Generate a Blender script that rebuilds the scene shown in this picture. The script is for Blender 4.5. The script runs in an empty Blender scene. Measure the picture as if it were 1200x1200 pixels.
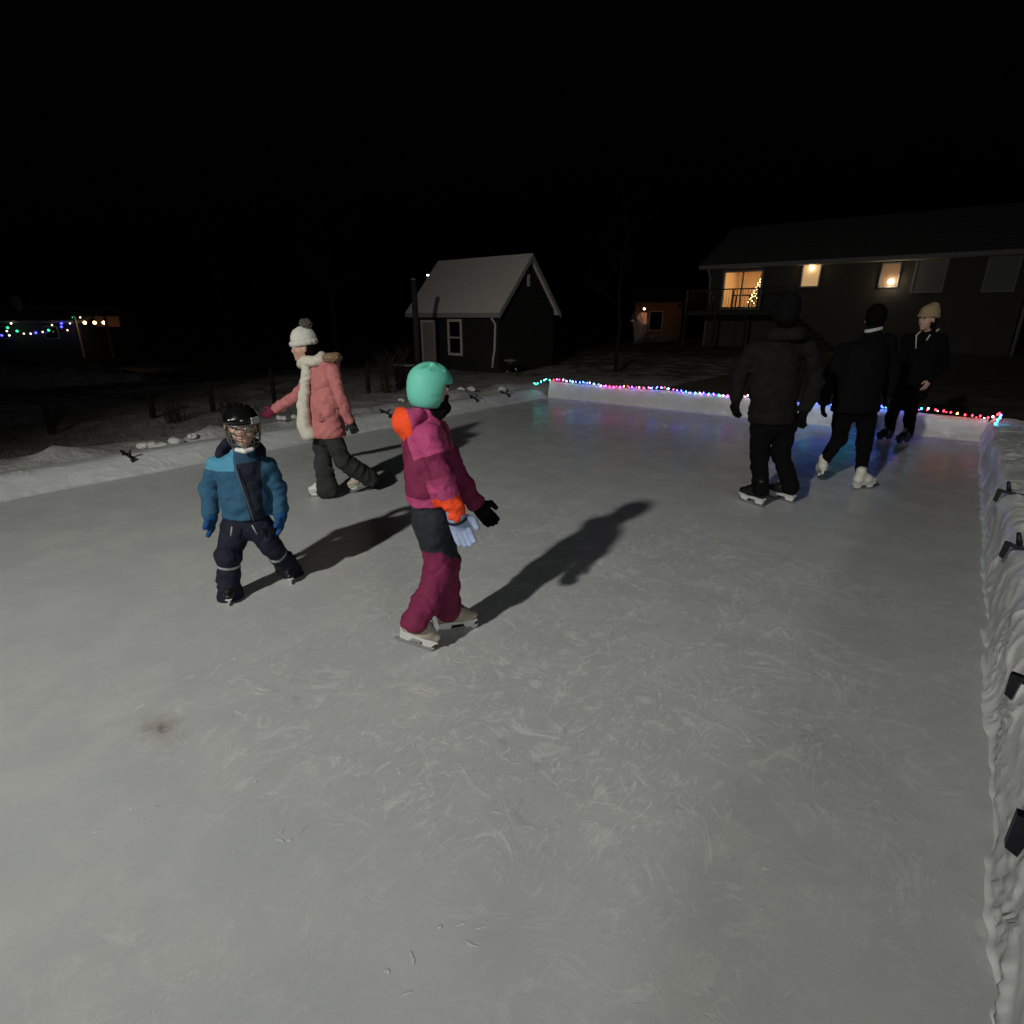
import bpy, bmesh, math, random
import numpy as np
from mathutils import Vector, Matrix
random.seed(7)
rng = np.random.RandomState(11)
sc = bpy.context.scene
COL = sc.collection
R = math.radians

# ------------------------------------------------------------------ camera geometry
CAM_H, FPX, TILT = 1.65, 650.0, math.atan2(230, 650)
CT, ST = math.cos(TILT), math.sin(TILT)

def ray(u, v):
    x, y = u - 600.0, 600.0 - v
    return np.array([x, FPX * CT + y * ST, y * CT - FPX * ST])

def ground(u, v, z=0.0):
    r = ray(u, v)
    return np.array([0, 0, CAM_H]) + r * ((z - CAM_H) / r[2])

def at(u, v, D):
    r = ray(u, v)
    return np.array([0, 0, CAM_H]) + r * (D / r[1])

A_DIR = np.array([.6184, .7859, 0.0])       # along the rink
P_DIR = np.array([.7859, -.6184, 0.0])      # across the rink, to the right

def rk(a, p, z=0.0):
    return A_DIR * a + P_DIR * p + np.array([0, 0, z])

def on_a(u, v, a):                           # pixel ray meets the plane "along = a": gives (p, z)
    r = ray(u, v)
    q = r * (a / (r @ A_DIR))
    return q @ P_DIR, q[2] + CAM_H

def to_a(w):
    return w @ A_DIR, w @ P_DIR

RINK_ROT = math.atan2(P_DIR[1], P_DIR[0])    # local x = across (p), local y = along (a)

# ------------------------------------------------------------------ tagging
def tag(o, label=None, cat=None, group=None, kind=None):
    if label: o['label'] = label
    if cat: o['category'] = cat
    if group: o['group'] = group
    if kind: o['kind'] = kind
    return o

def empty(name, loc=(0, 0, 0), rz=0.0):
    o = bpy.data.objects.new(name, None)
    o.empty_display_size = .2
    o.location = loc; o.rotation_euler = (0, 0, rz)
    COL.objects.link(o)
    return o

def link(name, me, mats, parent=None, smooth=True):
    o = bpy.data.objects.new(name, me)
    COL.objects.link(o)
    if not isinstance(mats, (list, tuple)): mats = [mats]
    for m in mats: me.materials.append(m)
    if smooth:
        me.polygons.foreach_set('use_smooth', [True] * len(me.polygons))
    if parent is not None:
        o.parent = parent
    return o

# ------------------------------------------------------------------ materials
def nodes(m):
    m.use_nodes = True
    nt = m.node_tree
    return nt, nt.nodes['Principled BSDF'], nt.nodes, nt.links

def mat(name, col, rough=.7, var=.25, vscale=8.0, bump=.0, bscale=60.0, metal=0.0, spec=.3, col2=None, sheen=0.0):
    m = bpy.data.materials.new(name)
    nt, b, N, L = nodes(m)
    tc = N.new('ShaderNodeTexCoord')
    nz = N.new('ShaderNodeTexNoise'); nz.inputs['Scale'].default_value = vscale
    nz.inputs['Detail'].default_value = 6; nz.inputs['Roughness'].default_value = .65
    L.new(tc.outputs['Object'], nz.inputs['Vector'])
    mr = N.new('ShaderNodeMapRange'); mr.inputs[1].default_value = .3; mr.inputs[2].default_value = .7
    L.new(nz.outputs['Fac'], mr.inputs[0])
    mx = N.new('ShaderNodeMix'); mx.data_type = 'RGBA'
    c2 = col2 or tuple(c * (1 - var) for c in col)
    c1 = col if col2 else tuple(min(1, c * (1 + var * .6)) for c in col)
    mx.inputs[6].default_value = (*c2, 1); mx.inputs[7].default_value = (*c1, 1)
    L.new(mr.outputs[0], mx.inputs[0])
    L.new(mx.outputs[2], b.inputs['Base Color'])
    b.inputs['Roughness'].default_value = rough
    b.inputs['Metallic'].default_value = metal
    b.inputs['Specular IOR Level'].default_value = spec
    if sheen: b.inputs['Sheen Weight'].default_value = sheen
    if bump:
        n2 = N.new('ShaderNodeTexNoise'); n2.inputs['Scale'].default_value = bscale
        n2.inputs['Detail'].default_value = 5
        n2.inputs['Distortion'].default_value = 1.1 if bscale < 40 else 0.0
        L.new(tc.outputs['Object'], n2.inputs['Vector'])
        bp = N.new('ShaderNodeBump'); bp.inputs['Strength'].default_value = bump
        bp.inputs['Distance'].default_value = .02
        L.new(n2.outputs['Fac'], bp.inputs['Height']); L.new(bp.outputs['Normal'], b.inputs['Normal'])
    return m

def emit(name, col, strength, base=(.02, .02, .02)):
    m = bpy.data.materials.new(name)
    nt, b, N, L = nodes(m)
    b.inputs['Base Color'].default_value = (*base, 1)
    b.inputs['Emission Color'].default_value = (*col, 1)
    b.inputs['Emission Strength'].default_value = strength
    return m

# ------------------------------------------------------------------ mesh helpers
class MB:
    def __init__(s): s.bm = bmesh.new()
    def box(s, lo, hi, bevel=0.0, M=None, mi=0):
        lo, hi = Vector(lo), Vector(hi)
        r = bmesh.ops.create_cube(s.bm, size=1.0)
        vs = r['verts']
        for v in vs:
            v.co = Vector([(lo[i] + hi[i]) / 2 + v.co[i] * (hi[i] - lo[i]) for i in range(3)])
        fs = list({f for v in vs for f in v.link_faces})
        for f in fs: f.material_index = mi
        if bevel:
            es = list({e for v in vs for e in v.link_edges})
            r2 = bmesh.ops.bevel(s.bm, geom=es, offset=bevel, segments=2, affect='EDGES', profile=.6)
            vs = list({v for f in r2['faces'] for v in f.verts} | {v for v in vs if v.is_valid})
        if M is not None:
            for v in vs:
                if v.is_valid: v.co = M @ v.co
        return s
    def tube(s, pts, rads, seg=8, cap=True, mi=0):
        pts = [Vector(p) for p in pts]
        if not isinstance(rads, (list, tuple)): rads = [rads] * len(pts)
        rings = []
        up = Vector((0, 0, 1))
        prevx = None
        for i, p in enumerate(pts):
            a = pts[max(0, i - 1)]; b = pts[min(len(pts) - 1, i + 1)]
            d = (b - a)
            if d.length < 1e-9: d = Vector((0, 0, 1))
            d.normalize()
            if prevx is None:
                x = d.orthogonal().normalized()
            else:
                x = prevx - d * prevx.dot(d)
                x = x.normalized() if x.length > 1e-6 else d.orthogonal().normalized()
            prevx = x
            y = d.cross(x)
            rings.append([s.bm.verts.new(p + (x * math.cos(t) + y * math.sin(t)) * rads[i])
                          for t in [2 * math.pi * k / seg for k in range(seg)]])
        for i in range(len(rings) - 1):
            for k in range(seg):
                f = s.bm.faces.new((rings[i][k], rings[i][(k + 1) % seg], rings[i + 1][(k + 1) % seg], rings[i + 1][k]))
                f.material_index = mi
        if cap:
            for ring, fl in ((rings[0], True), (rings[-1], False)):
                f = s.bm.faces.new(list(reversed(ring)) if fl else ring); f.material_index = mi
        return s
    def ball(s, c, r, u=10, v=7, sq=(1, 1, 1)):
        q = bmesh.ops.create_uvsphere(s.bm, u_segments=u, v_segments=v, radius=r)
        for w in q['verts']:
            w.co = Vector((w.co[0] * sq[0], w.co[1] * sq[1], w.co[2] * sq[2])) + Vector(c)
        return s
    def prism(s, poly, y0, y1, axis='y', mi=0):
        def P(a, b, t): return {'y': (a, t, b), 'x': (t, a, b), 'z': (a, b, t)}[axis]
        v0 = [s.bm.verts.new(P(a, b, y0)) for a, b in poly]
        v1 = [s.bm.verts.new(P(a, b, y1)) for a, b in poly]
        n = len(poly)
        fs = [s.bm.faces.new(v0), s.bm.faces.new(list(reversed(v1)))]
        for i in range(n):
            fs.append(s.bm.faces.new((v0[i], v1[i], v1[(i + 1) % n], v0[(i + 1) % n])))
        for f in fs: f.material_index = mi
        return s
    def build(s, name, m, parent=None, smooth=False):
        bmesh.ops.recalc_face_normals(s.bm, faces=s.bm.faces[:])
        me = bpy.data.meshes.new(name); s.bm.to_mesh(me); s.bm.free()
        return link(name, me, m, parent, smooth)

# ---- numpy value noise
_tab = rng.rand(4096).astype(np.float64)
def vnoise(P):
    P = np.asarray(P, dtype=np.float64)
    i = np.floor(P).astype(np.int64); f = P - i
    f = f * f * (3 - 2 * f)
    def h(x, y, z): return _tab[(x * 73856093 ^ y * 19349663 ^ z * 83492791) & 4095]
    x, y, z = i[..., 0], i[..., 1], i[..., 2]
    fx, fy, fz = f[..., 0], f[..., 1], f[..., 2]
    def lp(a, b, t): return a + (b - a) * t
    c = lp(lp(lp(h(x, y, z), h(x + 1, y, z), fx), lp(h(x, y + 1, z), h(x + 1, y + 1, z), fx), fy),
           lp(lp(h(x, y, z + 1), h(x + 1, y, z + 1), fx), lp(h(x, y + 1, z + 1), h(x + 1, y + 1, z + 1), fx), fy), fz)
    return c * 2 - 1
def fbm(P, o=4):
    s = 0; a = 1.0; t = 0
    P = np.array(P, dtype=np.float64)
    for k in range(o):
        s = s + a * vnoise(P + k * 17.3); t += a; a *= .5; P = P * 2.03
    return s / t

# ------------------------------------------------------------------ signed distance modelling
def nrm(v):
    v = np.asarray(v, float); return v / max(1e-9, np.linalg.norm(v))

def cone(A, B, ra, rb, k=.03, w=1.0, lat=None, wr=0.0, wf=9.0, m=0, op='add'):
    A = np.asarray(A, float); B = np.asarray(B, float)
    if lat is not None: lat = nrm(lat)
    def f(P):
        pa = P - A; ba = B - A
        if lat is not None:
            pa = pa - (pa @ lat)[..., None] * (1 - 1 / w) * lat
            ba = ba - (ba @ lat) * (1 - 1 / w) * lat
        t = np.clip((pa @ ba) / max(1e-9, ba @ ba), 0, 1)
        d = np.linalg.norm(pa - t[..., None] * ba, axis=-1) - (ra + (rb - ra) * t)
        if wr:
            L = np.linalg.norm(B - A)
            ax = nrm(B - A); sk = nrm(np.cross(ax, (.3, .8, .52)))
            q = P * wf * .62
            q = q + ((P - A) @ (ax + .55 * sk))[..., None] * ax * wf * .75
            q = q + vnoise(P * wf * .5 + 7.7)[..., None] * .8
            d = d + wr * (.75 * vnoise(q + 3.1) + .45 * (1 - 2 * np.abs(vnoise(q * 1.9 + 11))))
        return d, t
    r = max(ra, rb) * max(1, w) + k + abs(wr) * 2 + .01
    return dict(f=f, lo=np.minimum(A, B) - r, hi=np.maximum(A, B) + r, k=k, m=m, op=op)

def ell(C, rad, rot=None, k=.02, m=0, op='add', wr=0.0, wf=20.0):
    C = np.asarray(C, float); rad = np.asarray(rad, float)
    M = np.eye(3) if rot is None else np.array([nrm(r) for r in rot])
    def f(P):
        q = (P - C) @ M.T
        k0 = np.linalg.norm(q / rad, axis=-1); k1 = np.linalg.norm(q / (rad * rad), axis=-1)
        d = k0 * (k0 - 1) / np.maximum(k1, 1e-6)
        if wr: d = d + wr * vnoise(P * wf)
        return d, k0 * 0
    r = rad.max() + k + .012
    return dict(f=f, lo=C - r, hi=C + r, k=k, m=m, op=op)

def slab(C, n, k=.004):                      # keeps what lies on the side of -n
    C = np.asarray(C, float); n = nrm(n)
    def f(P): return (P - C) @ n, P[..., 0] * 0
    return dict(f=f, lo=None, hi=None, k=k, m=0, op='int')

def boxp(C, half, rot, r=.005, k=.004, op='sub', m=0):
    C = np.asarray(C, float); half = np.asarray(half, float); M = np.array([nrm(x) for x in rot])
    def f(P):
        q = np.abs((P - C) @ M.T) - half
        return np.linalg.norm(np.maximum(q, 0), axis=-1) + np.minimum(q.max(-1), 0) - r, q[..., 0] * 0
    e = np.linalg.norm(half) + r + k + .01
    return dict(f=f, lo=C - e, hi=C + e, k=k, m=m, op=op)

def smin(a, b, k):
    if k <= 0: return np.minimum(a, b)
    h = np.clip(.5 + .5 * (b - a) / k, 0, 1)
    return b + (a - b) * h - k * h * (1 - h)

def sdf_mesh(prims, h, noise=0.0, nf=14.0):
    adds = [p for p in prims if p['op'] == 'add']
    lo = np.min([p['lo'] for p in adds], 0) - 2 * h; hi = np.max([p['hi'] for p in adds], 0) + 2 * h
    n = np.ceil((hi - lo) / h).astype(int) + 1
    val = np.full(n, .2); best = np.full(n, 9.0); mi = np.zeros(n, np.int16)
    ax = [lo[i] + h * np.arange(n[i]) for i in range(3)]
    for p in prims:
        if p['lo'] is None: s = [0, 0, 0]; e = list(n)
        else:
            s = np.clip(np.floor((p['lo'] - lo) / h).astype(int), 0, n); e = np.clip(np.ceil((p['hi'] - lo) / h).astype(int) + 1, 0, n)
        if any(e[i] <= s[i] for i in range(3)): continue
        sl = tuple(slice(s[i], e[i]) for i in range(3))
        G = np.stack(np.meshgrid(*[ax[i][s[i]:e[i]] for i in range(3)], indexing='ij'), -1)
        d, _ = p['f'](G)
        if p['op'] == 'add':
            val[sl] = smin(val[sl], d, p['k'])
            upd = d < best[sl]
            best[sl] = np.where(upd, d, best[sl]); mi[sl] = np.where(upd, p['m'], mi[sl])
        elif p['op'] == 'sub': val[sl] = -smin(-val[sl], d, p['k'])
        else: val[sl] = -smin(-val[sl], -d, p['k'])
    if noise:
        G = np.stack(np.meshgrid(*ax, indexing='ij'), -1)
        near = np.abs(val) < 4 * h
        val[near] += noise * fbm(G[near] * nf, 3)
    val[[0, -1]] = .2; val[:, [0, -1]] = .2; val[:, :, [0, -1]] = .2
    ins = val < 0
    cn = n - 1
    acc = np.zeros((*cn, 3)); cnt = np.zeros(cn)
    def C(A, o): return A[o[0]:o[0] + cn[0], o[1]:o[1] + cn[1], o[2]:o[2] + cn[2]]
    cor = [(i, j, k) for i in (0, 1) for j in (0, 1) for k in (0, 1)]
    for a in cor:
        for b in cor:
            if sum(b) - sum(a) == 1 and all(b[i] >= a[i] for i in range(3)):
                ia, ib = C(ins, a), C(ins, b)
                x = np.nonzero(ia != ib)
                if not len(x[0]): continue
                va, vb = C(val, a)[x], C(val, b)[x]
                t = (va / (va - vb))[:, None]
                acc[x] += np.array(a) + t * (np.array(b) - np.array(a)); cnt[x] += 1
    act = cnt > 0
    idx = np.full(cn, -1, np.int64); idx[act] = np.arange(act.sum())
    w = np.nonzero(act)
    V = lo + h * (np.stack(w, -1) + acc[w] / cnt[w][:, None])
    vm = mi[w]
    Q = []
    for axis in range(3):
        o1, o2 = (axis + 1) % 3, (axis + 2) % 3
        a = [slice(1, cn[i]) for i in range(3)]; a[axis] = slice(0, cn[axis])
        b = list(a); b[axis] = slice(1, cn[axis] + 1)
        ia, ib = ins[tuple(a)], ins[tuple(b)]
        x = np.array(np.nonzero(ia != ib))
        if x.shape[1] == 0: continue
        flip = ia[tuple(x)]
        base = x.copy()
        for i in range(3):
            if i != axis: base[i] += 1
        def g(d1, d2):
            y = base.copy(); y[o1] -= d1; y[o2] -= d2; return idx[tuple(y)]
        q = np.stack([g(1, 1), g(0, 1), g(0, 0), g(1, 0)], -1)
        q[~flip] = q[~flip][:, ::-1]
        Q.append(q)
    Q = np.concatenate(Q)
    return V, Q, vm

def mesh_np(name, V, Q, mi=None):
    me = bpy.data.meshes.new(name)
    me.vertices.add(len(V)); me.vertices.foreach_set('co', np.asarray(V, np.float32).ravel())
    k = Q.shape[1]
    me.loops.add(Q.size); me.loops.foreach_set('vertex_index', Q.astype(np.int32).ravel())
    me.polygons.add(len(Q)); me.polygons.foreach_set('loop_start', np.arange(0, Q.size, k, dtype=np.int32))
    if mi is not None: me.polygons.foreach_set('material_index', np.asarray(mi, np.int32))
    me.update(); me.validate()
    return me

def sdf_obj(name, prims, h, mats, parent=None, noise=0.0, nf=14.0, matf=None):
    V, Q, vm = sdf_mesh(prims, h, noise, nf)
    fm = matf(V[Q].mean(1)) if matf else vm[Q[:, 0]]
    org = np.zeros(3)
    if parent is not None: org = np.array(root_loc(parent))
    return link(name, mesh_np(name, V - org, Q, fm), mats, parent)

def root_loc(o):
    v = Vector((0, 0, 0))
    while o is not None:
        v = v + Vector(o.location); o = o.parent
    return v

# ------------------------------------------------------------------ palette
M = {}
M['skin'] = mat('skin', (.50, .30, .22), .55, .12, 14, spec=.4)
M['hair'] = mat('dark_hair', (.0035, .003, .0026), .9, .3, 40, .3, 90, spec=.05)
M['eye_white'] = mat('eye_white', (.6, .6, .58), .3, .05)
M['black_cloth'] = mat('black_cloth', (.0030, .0030, .0032), .9, .3, 18, .5, 19, spec=.12)
M['charcoal_cloth'] = mat('charcoal_cloth', (.0092, .0085, .0075), .9, .3, 12, .5, 17, spec=.15)
M['grey_trouser'] = mat('grey_trouser', (.035, .036, .036), .9, .3, 12, .5, 18, spec=.15)
M['pink'] = mat('pink_parka', (.47, .165, .16), .8, .15, 10, .45, 21, spec=.25)
M['white_knit'] = mat('white_knit', (.62, .62, .55), .95, .12, 60, .6, 160, spec=.1)
M['cream_scarf'] = mat('cream_scarf', (.58, .55, .46), .95, .12, 30, .4, 90, spec=.1)
M['fur'] = mat('fur_trim', (.30, .20, .12), .95, .5, 50, .9, 120, spec=.1)
M['pompom'] = mat('grey_pompom', (.10, .09, .085), .95, .5, 60, .9, 120, spec=.1)
M['blue'] = mat('mid_blue_shell', (.018, .085, .16), .75, .15, 10, .45, 21, spec=.25)
M['light_blue'] = mat('light_blue_shell', (.06, .22, .33), .75, .12, 10, .45, 21, spec=.25)
M['navy'] = mat('navy_shell', (.009, .010, .022), .8, .3, 12, .45, 21, spec=.25)
M['glove_blue'] = mat('blue_glove', (.014, .07, .20), .8, .2, 20, .3, 150, spec=.2)
M['silver'] = mat('reflective_tape', (.34, .34, .34), .5, .15, 40)
M['dull_zip'] = mat('dull_zip', (.12, .12, .12), .5, .2, 40)
M['magenta'] = mat('magenta_shell', (.36, .045, .13), .75, .15, 10, .45, 21, spec=.25)
M['burgundy'] = mat('burgundy_shell', (.13, .012, .04), .8, .2, 10, .45, 21, spec=.25)
M['orange'] = mat('neon_orange', (.85, .075, .018), .7, .1, 10, .45, 21, spec=.25)
M['dusk'] = mat('dark_slate_shell', (.017, .019, .026), .8, .25, 12, .45, 21, spec=.25)
M['ice_blue_glove'] = mat('pale_blue_glove', (.30, .36, .52), .7, .2, 20, .2, 150, spec=.2)
M['teal'] = mat('teal_helmet_shell', (.13, .50, .38), .55, .08, 6, 0, spec=.3)
M['black_gloss'] = mat('black_gloss_shell', (.006, .006, .006), .18, .2, 8, spec=.5)
M['black_plastic'] = mat('black_plastic', (.012, .012, .014), .45, .2, 20, spec=.4)
M['white_plastic'] = mat('white_plastic', (.62, .62, .58), .45, .1, 20, spec=.4)
M['cage_wire'] = mat('cage_wire', (.16, .14, .11), .35, .15, 30, metal=.5)
M['steel'] = mat('blade_steel', (.6, .6, .6), .25, .1, 30, metal=1.0)
M['white_boot'] = mat('white_boot', (.60, .58, .52), .5, .15, 16, .1, 80, spec=.4)
M['tan_boot'] = mat('cream_boot', (.42, .36, .29), .6, .2, 16, .1, 80, spec=.3)
M['black_boot'] = mat('black_boot', (.010, .010, .010), .4, .3, 16, .1, 80, spec=.4)
M['beanie'] = mat('tan_beanie', (.42, .30, .19), .95, .2, 50, .7, 150, spec=.1)
M['collar_white'] = mat('pale_collar', (.5, .48, .45), .9, .2, 30, .3, 120)

def layered(name, base, layers, rough=.78, var=.15):
    m = mat(name, base, rough, var, 10, .45, 21, spec=.25)
    nt, b, N, L = nodes(m)
    src = b.inputs['Base Color'].links[0].from_socket
    for attr, col in layers:
        a = N.new('ShaderNodeAttribute'); a.attribute_name = attr
        mr = N.new('ShaderNodeMapRange'); mr.inputs[1].default_value = -.0012; mr.inputs[2].default_value = .0012
        L.new(a.outputs['Fac'], mr.inputs[0])
        mx = N.new('ShaderNodeMix'); mx.data_type = 'RGBA'
        L.new(mr.outputs[0], mx.inputs[0]); L.new(src, mx.inputs[6]); mx.inputs[7].default_value = (*col, 1)
        src = mx.outputs[2]
    L.new(src, b.inputs['Base Color'])
    return m

def set_fields(o, root, fields):
    me = o.data; n = len(me.vertices)
    V = np.empty(n * 3, np.float32); me.vertices.foreach_get('co', V)
    V = V.reshape(-1, 3).astype(float) + root_np(root)
    for nm, f in fields.items():
        at_ = me.attributes.new(nm, 'FLOAT', 'POINT')
        at_.data.foreach_set('value', np.asarray(f(V), np.float32))

# ------------------------------------------------------------------ people
Z = np.array([0, 0, 1.0])

def hand_prims(wr, d, side, s, curl=.5, m=0, fat=1.0):
    """palm, four bent fingers of unequal length and a thumb; d = pointing direction, side = thumb direction"""
    d = nrm(d); side = nrm(side - (side @ d) * d); n = np.cross(d, side)
    pal = wr + d * .055 * s
    out = [ell(pal, (.050 * s, .042 * s, .019 * s * fat), (d, side, n), .012, m),
           cone(wr - d * .02 * s, wr + d * .03 * s, .027 * s * fat, .026 * s * fat, .015, m=m)]
    for q, L in ((-1.5, .060), (-.5, .074), (.5, .080), (1.5, .072)):
        b = wr + d * .088 * s + side * (q * .0195 * s)
        b2 = b + nrm(d + n * curl * .6 + side * q * .05) * L * .5 * s
        b3 = b2 + nrm(d + n * curl * 1.8) * L * .5 * s
        out += [cone(b - d * .02 * s, b2, .0105 * s * fat, .0098 * s * fat, .005, m=m), cone(b2, b3, .0098 * s * fat, .0082 * s * fat, .004, m=m)]
    t0 = wr + d * .03 * s + side * .035 * s
    t1 = t0 + nrm(d * .8 + side * .7 + n * .3) * .04 * s
    t2 = t1 + nrm(d + side * .1 + n * .5) * .035 * s
    out += [cone(t0 - side * .015 * s, t1, .014 * s * fat, .0125 * s * fat, .008, m=m), cone(t1, t2, .0125 * s * fat, .010 * s * fat, .004, m=m)]
    return out

def head_prims(c, fwd, up, s, m=0):
    fwd = nrm(fwd); up = nrm(up - (up @ fwd) * fwd); lat = np.cross(up, fwd)
    rot = (fwd, lat, up)
    P = lambda a, b, z: c + (fwd * a + lat * b + up * z) * s
    pr = [ell(P(-.01, 0, .025), (.098 * s, .076 * s, .092 * s), rot, .02, m),
          ell(P(.028, 0, -.045), (.064 * s, .058 * s, .075 * s), rot, .03, m),
          cone(P(.083, 0, .005), P(.098, 0, -.030), .009 * s, .013 * s, .014, m=m),
          ell(P(.082, 0, -.066), (.012 * s, .026 * s, .006 * s), rot, .006, m),
          ell(P(.080, 0, -.078), (.011 * s, .022 * s, .007 * s), rot, .006, m),
          ell(P(.066, 0, -.105), (.022 * s, .026 * s, .018 * s), rot, .02, m)]
    for q in (-1, 1):
        pr.append(ell(P(-.005, q * .078, -.015), (.02 * s, .009 * s, .032 * s), rot, .006, m))
        pr.append(ell(P(.045, q * .042, -.03), (.03 * s, .022 * s, .026 * s), rot, .02, m))
        pr.append(ell(P(.093, q * .031, .003), (.016 * s, .017 * s, .011 * s), rot, .008, m, op='sub'))
    return pr, P, rot

def skate(parent, contact, yaw, s, boot, holder, pitch=0.0, roll=0.0, hockey=True, lift=0.0):
    """boot > blade holder, blade; contact = point of the blade on the ice"""
    Mx = Matrix.Translation(Vector(contact) + Vector((0, 0, lift))) @ Matrix.Rotation(yaw, 4, 'Z') @ Matrix.Rotation(pitch, 4, 'Y') @ Matrix.Rotation(roll, 4, 'X')
    T = lambda x, y, z: np.array(Mx @ Vector((x * s, y * s, z * s)))
    B = .075
    lat = nrm(T(0, 1, 0) - T(0, 0, 0))
    pr = [cone(T(-.085, 0, B + .045), T(.03, 0, B + .045), .042 * s, .042 * s, .02),
          cone(T(.03, 0, B + .04), T(.115, 0, B + .032), .042 * s, .032 * s, .03, 1.15, lat),
          cone(T(-.075, 0, B + .06), T(-.065, 0, B + .145), .044 * s, .048 * s, .03),
          cone(T(-.02, 0, B + .10), T(.045, 0, B + .06), .036 * s, .036 * s, .03),
          cone(T(-.035, 0, B + .12), T(-.020, 0, B + .165), .022 * s, .018 * s, .02)]
    fl = T(0, 0, B + .002); pr.append(slab(fl, fl - T(0, 0, 1 + B), .008))
    o = sdf_obj('skate', pr, .0075, boot, parent)
    rl = np.array(root_loc(parent)); Ml = Matrix.Translation(Vector(-rl)) @ Mx @ Matrix.Scale(s, 4)
    b = MB()
    b.prism([(-.115, B), (.135, B), (.135, B - .012), (.115, .030), (.06, .026), (.045, B - .022), (-.03, B - .022), (-.045, .026), (-.105, .030), (-.118, B - .014)], -.011, .011)
    b.box((-.122, -.031, B - .003), (.14, .031, B + .009), .004)
    h = b.build('blade_holder', holder, o)
    h.data.transform(Ml)
    b = MB(); b.prism([(-.125, .026), (.13, .030), (.15, .034), (.142, .012), (.115, .001), (-.10, .0), (-.13, .010)], -.0026, .0026)
    k = b.build('blade', M['steel'], o); k.data.transform(Ml)
    b = MB()
    for i in range(5):
        z = B + .088 + i * .017; x = .030 - i * .013
        b.tube([(x + .028, -.022, z), (x + .036, 0, z + .006), (x + .028, .022, z)], .003, 6)
    k = b.build('lace', M['black_plastic'] if boot is not M['black_boot'] else M['white_plastic'], o, True); k.data.transform(Ml)
    return T(-.062, 0, B + .10), o

def make_person(label, D, J, s, fwd, headfwd, group=None):
    """J: joint -> (u, v, depth offset)"""
    W = {k: at(v[0], v[1], D + v[2]) for k, v in J.items()}
    base = np.array([(W['hipL'][0] + W['hipR'][0]) / 2, D, 0.0])
    root = empty('person', base)
    tag(root, label, 'person', group)
    return root, W

def body_mesh(root, W, s, fwd, headfwd, mats, fingers=True, h=.010, hand=None, hs=1.0, bare_hands=''):
    lat = nrm(W['shL'] - W['shR'])
    pr = [cone(W['pel'], W['chest'], .095 * s, .105 * s, .04, 1.2, lat),
          cone(W['shL'], W['shR'], .05 * s, .05 * s, .06),
          cone(W['chest'], W['neck'], .06 * s, .050 * s, .04),
          cone(W['neck'], W['head'] - Z * .05 * s, .05 * s, .048 * s, .03)]
    for q in 'LR':
        pr += [cone(W['sh' + q], W['el' + q], .040 * s, .034 * s, .02), cone(W['el' + q], W['wr' + q], .034 * s, .024 * s, .015)]
        pr += [cone(W['hip' + q], W['kn' + q], .066 * s, .044 * s, .03), cone(W['kn' + q], W['an' + q], .044 * s, .030 * s, .02)]
        pr.append(cone(W['an' + q], W['an' + q] + nrm(fwd) * .04 * s - Z * .05 * s, .028 * s, .022 * s, .02))
    hp, P, rot = head_prims(W['head'], headfwd, Z, s * hs)
    pr += hp
    for q in 'LR':
        hd = nrm(W['wr' + q] - W['el' + q])
        if hand and q in hand: hd = nrm(hand[q])
        bare = q in bare_hands
        pr += hand_prims(W['wr' + q], hd, nrm(fwd) if abs(nrm(fwd) @ hd) < .9 else Z, s * (1.0 if bare else .72), .5 if bare else .75, 0, 1.0 if bare else .75)
    o = sdf_obj('body', pr, h, mats, root)
    for q in (-1, 1):
        e = MB(); c = P(.082, q * .031, .003) - np.array(root.location)
        e.ball(c, .0125 * s * hs); eo = e.build('eye', M['eye_white'], o, True)
        e = MB(); c = P(.0905, q * .031, .003) - np.array(root.location)
        e.ball(c, .0065 * s * hs, 8, 6); e.build('iris', M['hair'], o, True)
        e = MB()
        a = [P(.088, q * .015, .021), P(.092, q * .032, .026), P(.082, q * .047, .020)]
        e.tube([p - np.array(root.location) for p in a], .0045 * s * hs, 6); e.build('eyebrow', M['hair'], o, True)
    return o, P, rot

def jacket(root, W, s, mats, r, hem_z=None, wr=.010, h=.012, matf=None, sleeve=None, w=1.35, extra=(), noise=.004, fwd=None, hemw=1.05):
    """r = (hem, chest, shoulder, upper arm, elbow, cuff) radii in metres"""
    lat = nrm(W['shL'] - W['shR'])
    low = W['pel'] + nrm(W['pel'] - W['chest']) * (.06 * s)
    mid = (W['pel'] + W['chest']) / 2
    pr = [cone(low, mid, r[0] * hemw, r[0], .03, w, lat, wr, 8), cone(mid, W['chest'], r[0], r[1], .05, w, lat, wr, 8),
          cone(W['chest'], W['neck'] - Z * .02, r[1] * .8, r[2] * .9, .06, 1.2, lat),
          cone(W['shL'], W['shR'], r[2], r[2], .045)]
    if hem_z is not None:
        pr.append(slab((0, 0, hem_z), (0, 0, -1), .01))
    for q in 'LR':
        pr += [cone(W['sh' + q], W['el' + q], r[3], r[4], .018, wr=wr * .8, wf=11), cone(W['el' + q], W['wr' + q], r[4], r[5], .018, wr=wr * .8, wf=12)]
        e = nrm(W['wr' + q] - W['el' + q])
    # collar
    pr.append(cone(W['neck'] - Z * .03 * s, W['neck'] + Z * .035 * s, r[2] * 1.0, r[2] * .92, .03))
    pr += list(extra)
    return sdf_obj('jacket', pr, h, mats, root, noise, 22, matf)

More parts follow.
